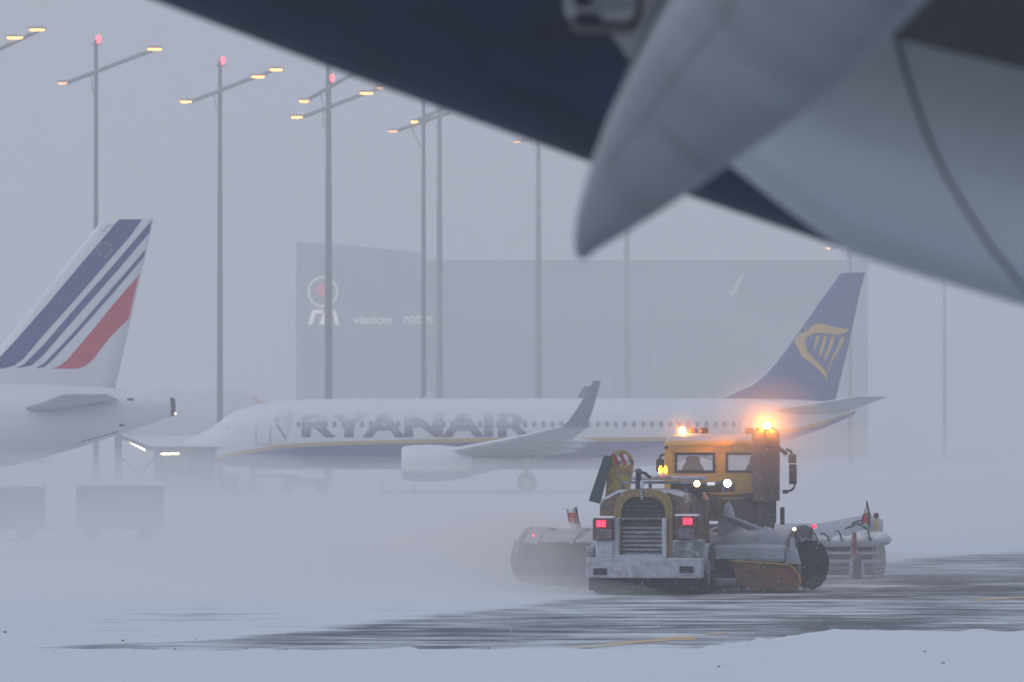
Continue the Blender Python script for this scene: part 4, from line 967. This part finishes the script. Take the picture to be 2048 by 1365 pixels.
# ------------------------------------------------------------------ plough blade
DP = 123.2
def Wp(px, py, D=DP): return inv @ P(px, py, D)
def B2(mb, name, mat, par=None, **k): return B(mb, name, mat, par, **k)
prof = [(.35, .06), (.08, .22), (-.08, .5), (-.10, .8), (.0, 1.06), (.2, 1.25), (.5, 1.36)]
def ring(px, sc_=1.0): 
    p = Wp(px, 1150); o_ = [Vector((p.x, p.y + a, b * sc_)) for a, b in prof]; i_ = [v + Vector((0, .06, -.01)) for v in o_]
    return o_ + i_[::-1]
bl = B(MB().loft([ring(px, s_) for px, s_ in ((1052, .78), (1120, .86), (1300, .92), (1500, .95), (1640, .96), (1700, 1.06), (1740, 1.12), (1766, 1.02))]), 'plough_blade', M_fw, autosm=40)
# rear frame of the blade
def pbar(x0, y0, x1, y1, nm, mat, dD=-.5, dep=.1, bev=.02):
    a = Wp(x0, y1, DP + dD); b = Wp(x1, y0, DP + dD)
    return B(MB().box((a.x, a.y, a.z), (b.x, a.y + dep, b.z), bev=bev), nm, mat, bl)
M_fl = mk('light_caked', (.40, .41, .43), .7, up=(.0, .4), cover=.75, nscale=2, snowcol=SNOW_SHADED)
for y0, y1, mt in ((1084, 1094, M_fl), (1104, 1110, M_fl), (1120, 1127, M_fl), (1134, 1140, M_fh)): pbar(1600, y0, 1762, y1, 'frame_bar', mt)
pbar(1606, 1093, 1762, 1148, 'frame_web', M_fh, -.36, .05)
for a, b in ((1640, 1648), (1700, 1716), (1744, 1750)): pbar(a, 1080, b, 1146, 'frame_post', M_fl, -.56, .05)
pbar(1704, 1066, 1713, 1112, 'red_post', mk('post_red', (.30, .06, .05), .6, cover=.45, nscale=5, snowcol=SNOW_SHADED), -.68, .07)
pbar(1698, 1124, 1729, 1155, 'caster_guard', M_fl, -.8, .22, .06)
cp = Wp(1715, 1150, DP - .7); B(MB().wheel((cp.x, cp.y, .24), .24, .18, 'X', 20), 'caster_wheel', M_rubber, bl, autosm=40)
ep = [(1750, 1083), (1766, 1084), (1771, 1105), (1772, 1130), (1769, 1152), (1764, 1164), (1750, 1162)]
B(MB().prism([Wp(a, b, DP - .62) for a, b in ep], (0, 1.2, 0)), 'end_plate', mk('end_caked', (.30, .28, .28), .7, up=(.2, .6), cover=.5, nscale=2.2, snowcol=SNOW_SHADED), bl)
B(MB().prism([Wp(a, b, DP - .5) for a, b in ((1042, 1108), (1060, 1098), (1062, 1160), (1050, 1150))], (0, 1.0, 0)), 'end_plate', M_fl, bl)
# snow heaped on the blade's crest
rng = random.Random(11); mb = MB()
for k in range(34):
    px = rng.uniform(1596, 1762); hgt = lerp(1078, 1060, max(0, (px - 1660) / 90)) if px < 1745 else 1066
    c = Wp(px, hgt + rng.uniform(0, 14), DP + rng.uniform(-.1, .3)); mb.ball(c, rng.uniform(.12, .24), 10, 7, (1.3, 1, .75))
hs_ = B(mb, 'heaped_snow', M_snow, bl, smooth=True)
mb = MB()
for k in range(16):
    px = rng.uniform(1095, 1160); c = Wp(px, rng.uniform(1072, 1088), DP + rng.uniform(-.3, .2)); mb.ball(c, rng.uniform(.12, .22), 10, 7, (1.3, 1, .75))
B(mb, 'heaped_snow', M_fw, bl, smooth=True)
yp = tuple(Wp(1754, 1085)); B(MB().tube([Wp(1756, 1090), Wp(1751.5, 1032)], .03, 8), 'marker_pole', mk('pole_yellow', (.6, .42, .06), .5, nscale=4), bl)
t_ = Wp(1751.5, 1031); B(MB().box((t_.x - .05, t_.y - .05, t_.z - .06), (t_.x + .07, t_.y + .05, t_.z + .05)), 'pole_cap', M_dk, bl)
# flags: white, red, white bands on a stick
M_fr = mk('flag_red', (.42, .04, .05), .8, nscale=5); M_fwh = mk('flag_white', (.62, .62, .62), .8, nscale=5)
def flag(stick, bands, nm='flag'):
    s_ = B(MB().tube([Wp(a, b) for a, b in stick], .02, 6), 'flag_stick', M_dk, bl)
    for k, band in enumerate(bands):
        (ax0, ay0), (bx0, by0), (cx0, cy0), (dx0, dy0) = band; mb = MB(); nn = 8; vs_ = []; fs = []
        for j in range(4):
            for i in range(nn + 1):
                t = i / nn; q = j / 3
                px = lerp(lerp(ax0, bx0, t), lerp(dx0, cx0, t), q); py = lerp(lerp(ay0, by0, t), lerp(dy0, cy0, t), q)
                vs_.append(Wp(px, py) + Vector((0, .06 * math.sin(t * 7 + q), .012 * math.sin(t * 23 + j))))
        for j in range(3):
            for i in range(nn): fs.append((j * (nn + 1) + i, j * (nn + 1) + i + 1, (j + 1) * (nn + 1) + i + 1, (j + 1) * (nn + 1) + i))
        off = len(vs_); vs_ += [v + Vector((0, .008, 0)) for v in vs_]; fs += [tuple(i + off for i in g[::-1]) for g in fs]
        B(MB().add(vs_, fs), 'flag_red_band' if k == 1 else 'flag_white_band', M_fr if k == 1 else M_fwh, s_)
flag([(1165, 1072), (1158, 1045), (1152, 1014)], [((1131, 1019), (1153, 1016), (1155, 1025), (1134, 1026)), ((1134, 1026), (1155, 1025), (1157, 1050), (1136, 1044)), ((1136, 1044), (1157, 1050), (1160, 1062), (1146, 1058))])
flag([(1737, 1056), (1739, 1045), (1740, 1030), (1733, 1002)], [((1729, 1020), (1733, 1005), (1737, 1025), (1727, 1027)), ((1727, 1027), (1737, 1025), (1741, 1048), (1722, 1044)), ((1722, 1044), (1736, 1048), (1738, 1056), (1735, 1054))])
for l in ([(1690, 1058), (1702, 1053), (1712, 1044), (1722, 1041), (1728, 1049)], [(1704, 1056), (1706, 1046), (1714, 1042), (1718, 1050), (1725, 1046)], [(1698, 1056), (1716, 1048), (1736, 1060), (1740, 1080)], [(1640, 1066), (1650, 1068), (1656, 1076), (1658, 1084)], [(1670, 1064), (1676, 1061), (1680, 1068), (1684, 1084)]):
    B(MB().tube([Wp(a, b, DP - .2) for a, b in l], .022, 6), 'hose', M_dk, bl, autosm=60)

# ================================================================== overhanging wing of the near aircraft
wg = thing('aircraft_wing', 'blurred overhanging aircraft wing with navy flap and grey pointed fairing', 'aircraft wing', (5.5, 18, 0))
M_wn = mk('flap_navy', (.012, .025, .080), .45, nscale=1.6, var=.45, spec=.5)
M_wf = mk('fairing_grey', (.34, .375, .42), .35, nscale=1.8, var=.16, spec=.5)
M_wl = mk('belly_grey', (.72, .79, .86), .4, nscale=.5, var=.06)
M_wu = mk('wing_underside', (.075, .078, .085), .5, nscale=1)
DF = 24.0
EDGE = [(-900, -470), (280, -8), (700, 152), (1180, 326), (1700, 503), (2048, 612), (2700, 800)]
rings = []
for px in (-900, -300, 280, 500, 700, 950, 1180, 1440, 1700, 2048, 2700):
    py = interp(EDGE, px)[0]; e = P(px, py, DF); r = .07
    q = [e + Vector((0, -3.3, 1.75)), e + Vector((0, -1.6, .78)), e + Vector((0, -.45, .16)), e + Vector((0, -.18, .05))]
    q += [e + Vector((0, r * math.sin(R(a)) - .02, r - r * math.cos(R(a)))) for a in (0, 35, 70, 110, 150)]
    q += [e + Vector((0, -.5, .42)), e + Vector((0, -1.7, 1.15)), e + Vector((0, -3.3, 2.1))]
    rings.append(q)
MB().loft(rings).build('flap', M_wn, wg, autosm=50)
# grey inboard panel, nearer and steeper
BOT = [(1330, 235), (1460, 331), (1580, 425), (1700, 508), (1800, 540), (2048, 613), (2300, 690), (2700, 800)]
rings = []
for px in (1400, 1430, 1460, 1520, 1580, 1640, 1700, 1760, 1860, 2048, 2300, 2700):
    py = interp(BOT, px)[0]; q = []
    for dy, D in ((0, 20.95), (6, 20.78), (20, 20.62), (50, 20.48), (120, 20.42), (260, 20.5), (460, 20.68), (760, 20.85)): q.append(P(px, py - dy, D))
    q += [q[-1] + Vector((0, .7, .1)), P(px, py - 160, 21.5), P(px, py - 20, 21.15)]
    rings.append(q)
inn = MB().loft(rings).build('inboard_panel', M_wl, wg, autosm=60)
bvi = bvh_of(inn)
sl_ = [(1792, 72), (1806, 130), (1828, 200), (1855, 275), (1890, 350), (1935, 425), (1985, 500), (2060, 590)]
pts = []
for i_ in range(43):
    k_ = i_ / 42 * 6.999; a, b = (lerp(sl_[int(k_)][j], sl_[int(k_) + 1][j], k_ % 1) for j in (0, 1))
    d = (P(a, b, 22) - Vector((0, 0, CH))).normalized(); h = bvi.ray_cast(Vector((0, 0, CH)), d)
    if h[0] is not None: pts.append(h[0] - d * .004)
MB().tube(pts, .006, 6).build('panel_seam', mk('seal_dark', (.07, .075, .085), .7), inn, smooth=True)
# dark underside of the main wing above it
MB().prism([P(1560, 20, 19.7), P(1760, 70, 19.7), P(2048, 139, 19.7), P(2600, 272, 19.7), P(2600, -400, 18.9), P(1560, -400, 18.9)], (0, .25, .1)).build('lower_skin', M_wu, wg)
# main wing box above the frame, carried by the gear leg outside the view
MB().loft(foil([((-6, 17.5, 7.4), (-6, 21.2, 7.2), .4), ((9, 16.5, 6.6), (9, 21.4, 6.4), .6)], (0, 0, 1))).build('wing_box', M_wu, wg, smooth=True)
MB().tube([(5.5, 18, .5), (5.5, 18, 3.2), (5.5, 18, 6.7)], [.12, .14, .2], 14).tube([(5.0, 18, .55), (6.0, 18, .55)], .08, 10).build('gear_leg', M_metal, wg, autosm=40)
for x in (5.1, 5.9): MB().wheel((x, 18, .55), .55, .38, 'X').build('wheel', M_rubber, wg, autosm=40)
# canoe shaped flap track fairing
CAN = [(1161, 519, 3, 23.70), (1163, 510, 14, 23.66), (1172, 487, 27, 23.55), (1196, 447, 50, 23.35), (1242, 385, 80, 23.0), (1300, 310, 112, 22.5), (1362, 233, 139, 22.0), (1438, 145, 168, 21.3), (1517, 60, 192, 20.6), (1620, -55, 206, 19.8), (1800, -250, 214, 18.8)]
rings = []
for i, (cx_, cy_, hw, D) in enumerate(CAN):
    a = CAN[max(0, i - 1)]; b = CAN[min(len(CAN) - 1, i + 1)]
    d = Vector((b[0] - a[0], b[1] - a[1])).normalized(); nrm = Vector((-d.y, d.x))     # across the axis, image sense
    D -= 2.7; s_ = F / D; c = P(cx_, cy_, D); side = Vector((nrm.x, 0, -nrm.y)); dep = Vector((0, 1, .0))
    h = hw / s_
    q = []
    for k in range(28):
        t = 2 * math.pi * k / 28; cs, sn = math.cos(t), math.sin(t)
        cs_ = math.copysign(abs(cs) ** .85, cs); sn_ = math.copysign(abs(sn) ** .85, sn)
        q.append(c + side * (h * cs_) + dep * (h * 2.1 * sn_))
    rings.append(q)
MB().loft(rings).build('flap_track_fairing', M_wf, wg, smooth=True)
# hinge fitting and bright plate at the frame's top
MB().prism([P(a, b, 22.3) for a, b in ((1215, 60), (1261, 122), (1300, 40), (1345, -40), (1200, -40))], (0, .1, .02)).build('hinge_plate', mk('plate_bright', (.62, .64, .68), .4), wg)
hf = MB()
def rr2(x0, y0, x1, y1, r): 
    q = []
    for cx_, cy_, s0 in ((x1 - r, y1 - r, 0), (x0 + r, y1 - r, 90), (x0 + r, y0 + r, 180), (x1 - r, y0 + r, 270)):
        q += [(cx_ + r * math.cos(R(s0 + i * 22.5)), cy_ + r * math.sin(R(s0 + i * 22.5))) for i in range(5)]
    return q
hf = MB().prism([P(a, b, 21.6) for a, b in rr2(1140, -90, 1285, 56, 26)], (0, .35, 0)).build('hinge_fitting', mk('fitting_dark', (.12, .10, .10), .5), wg)
MB().prism([P(a, b, 21.55) for a, b in rr2(1128, -90, 1272, 40, 24)], (0, .045, 0)).build('fitting_face', mk('fitting_bright', (.55, .58, .63), .35), hf)
MB().prism([P(a, b, 21.52) for a, b in ((1142, -60), (1178, -60), (1186, 12), (1150, 12))], (0, .028, 0)).build('fitting_slot', M_wn, hf)
MB().prism([P(a, b, 21.53) for a, b in ((1150, 26), (1192, 26), (1206, 42), (1150, 44))], (0, .018, 0)).build('fitting_slot', M_wn, hf)
MB().tube([P(1180, 12, 21.5), P(1268, 6, 21.5)], .02, 8).build('fitting_rib', M_wf, hf)

fb = bvh_of(bpy.data.objects['flap_track_fairing'])
for l in ([(1255, 175), (1330, 262), (1420, 345)], [(1330, 20), (1480, 120), (1640, 165)], [(1215, 330), (1330, 180), (1470, 0)]):
    pts = []
    for i_ in range(25):
        k_ = i_ / 24 * (len(l) - 1.001); a, b = (lerp(l[int(k_)][j], l[int(k_) + 1][j], k_ % 1) for j in (0, 1))
        d = (P(a, b, 22) - Vector((0, 0, CH))).normalized(); h = fb.ray_cast(Vector((0, 0, CH)), d)
        if h[0] is not None: pts.append(h[0] - d * .001)
    if len(pts) > 3: MB().tube(pts, .0035, 5).build('panel_seam', mk('fairing_seam', (.24, .27, .31), .6), bpy.data.objects['flap_track_fairing'], smooth=True)

# ================================================================== air
def vol_mat(name, dens, col=(.985, .955, .93), aniso=.25):
    m = bpy.data.materials.new(name); m.use_nodes = True; n = m.node_tree.nodes; n.clear()
    o = n.new('ShaderNodeOutputMaterial'); v = n.new('ShaderNodeVolumePrincipled')
    v.inputs['Color'].default_value = (*col, 1); v.inputs['Density'].default_value = dens; v.inputs['Anisotropy'].default_value = aniso
    m.node_tree.links.new(v.outputs[0], o.inputs['Volume'])
    return m, n, m.node_tree.links, v
hm, *_ = vol_mat('falling_snow_haze', .0018, (.965, .955, .955))
hb = MB().box((-490, -48, -1), (490, 2998, 37)).build('haze', hm); hb['kind'] = 'stuff'

# the thicker squall beyond the vehicle, then loose snow whirled up near the ground and added beacon halos
qm, *_ = vol_mat('squall_air', .0010, (1.0, .945, .90))  # warm tint puts sodium lamp glow into the far air's colour
qb = MB().box((-486, 126, -.8), (486, 2990, 36.4)).build('snow_squall', qm); qb['kind'] = 'stuff'
def puff(px, D, z, rx, ry, rz, dens, mats={}):
    if dens not in mats: mats[dens] = vol_mat('whirled_snow_%d' % len(mats), dens, (.975, .955, .945))[0]
    o = MB().ball((0, 0, 0), 1, 24, 14).build('blowing_snow', mats[dens], smooth=False)
    o.location = (X(px, D), D, z); o.scale = (rx, ry, rz); o['kind'] = 'stuff'
    return o
puff(1440, 116.5, 1.6, 5.5, 4.6, 2.8, .008)            # round the cab, added to carry the beacon glow
puff(1533, 117.3, 3.55, 1.5, 1.3, 1.3, .05)  # denser air added to give the bright beacon its halo
puff(1533, 117.4, 3.6, .7, .65, .65, .07)  # inner core of the added halo
puff(1364, 118.4, 3.55, .5, .5, .45, .10)  # small halo added at the left beacon
puff(1000, 113, .9, 1.6, 1.5, 1.0, .07)
puff(880, 114, .5, 1.9, 1.6, 1.2, .05)
puff(760, 115, .8, 2.3, 2, 1.0, .04)
puff(1135, 111.8, .15, 1.3, 1.0, .85, .14)
puff(1045, 112, .6, .9, .9, .9, .09)
puff(560, 118, 1.0, 2.6, 2.4, 1.2, .03)
puff(500, 104, 0, 7.5, 7, .7, .03)
puff(930, 106.5, 0, 4.5, 4, .6, .05)
puff(120, 108, 0, 5, 9, .8, .03)
puff(1085, 112.6, .25, 2.6, 2.6, 1.45, .10)             # thrown by the brush
puff(1010, 116, .4, 4.2, 3.6, 1.4, .05)
puff(860, 118, .3, 4.6, 4.5, 1.7, .04)
puff(640, 120, .2, 5.5, 5.0, 1.9, .03)
puff(400, 122, .2, 6.0, 6.0, 2.0, .03)
puff(150, 128, .2, 6.5, 8.0, 2.2, .03)
puff(280, 148, .4, 9, 12, 2.7, .029)
puff(-60, 150, .4, 9, 12, 2.6, .029)
puff(700, 150, .2, 12, 16, 1.9, .014)
puff(1350, 113, .0, 4.5, 2.2, .55, .10)               # low snow round the wheels
puff(1700, 122, .0, 4.5, 4, .7, .08)
puff(1900, 150, .2, 14, 18, 2.2, .012)
puff(500, 215, .2, 30, 34, 2.3, .010)
puff(1300, 215, .2, 26, 40, 2.2, .009)
puff(290, 250, .3, 9, 12, 3.6, .022)
puff(2000, 260, .4, 24, 60, 3.4, .006)

# flakes in the air
rng = random.Random(21); vs_ = []; fs_ = []
for i in range(16000):
    y = 55 + 68 * rng.random() ** .6; x = rng.uniform(-.16, .16) * y; z = rng.uniform(.1, 3.6 + .11 * y)
    r = rng.uniform(.003, .0075); k = len(vs_)
    sx_, sz_ = r * rng.uniform(.8, 2.4), r * rng.uniform(.7, 1.2)
    vs_ += [(x - sx_, y, z + sx_ * .35), (x + sx_, y, z - sx_ * .35), (x, y - r, z), (x, y + r, z), (x, y, z + sz_), (x, y, z - sz_)]
    fs_ += [(k, k + 2, k + 4), (k + 2, k + 1, k + 4), (k + 1, k + 3, k + 4), (k + 3, k, k + 4), (k + 2, k, k + 5), (k + 1, k + 2, k + 5), (k + 3, k + 1, k + 5), (k, k + 3, k + 5)]
fm = bpy.data.meshes.new('falling_snow'); fm.from_pydata(vs_, [], fs_); 
flm = bpy.data.materials.new('snowflake'); flm.use_nodes = True; nn_ = flm.node_tree.nodes
tl_ = nn_.new('ShaderNodeBsdfTranslucent'); ms_ = nn_.new('ShaderNodeMixShader'); ms_.inputs[0].default_value = .5
tl_.inputs[0].default_value = (.92, .94, .96, 1); nn_['Principled BSDF'].inputs['Base Color'].default_value = (.92, .94, .96, 1)
flm.node_tree.links.new(nn_['Principled BSDF'].outputs[0], ms_.inputs[1]); flm.node_tree.links.new(tl_.outputs[0], ms_.inputs[2]); flm.node_tree.links.new(ms_.outputs[0], nn_['Material Output'].inputs[0])
fm.materials.append(flm)
fo = bpy.data.objects.new('falling_snow', fm); C.objects.link(fo); fo['kind'] = 'stuff'
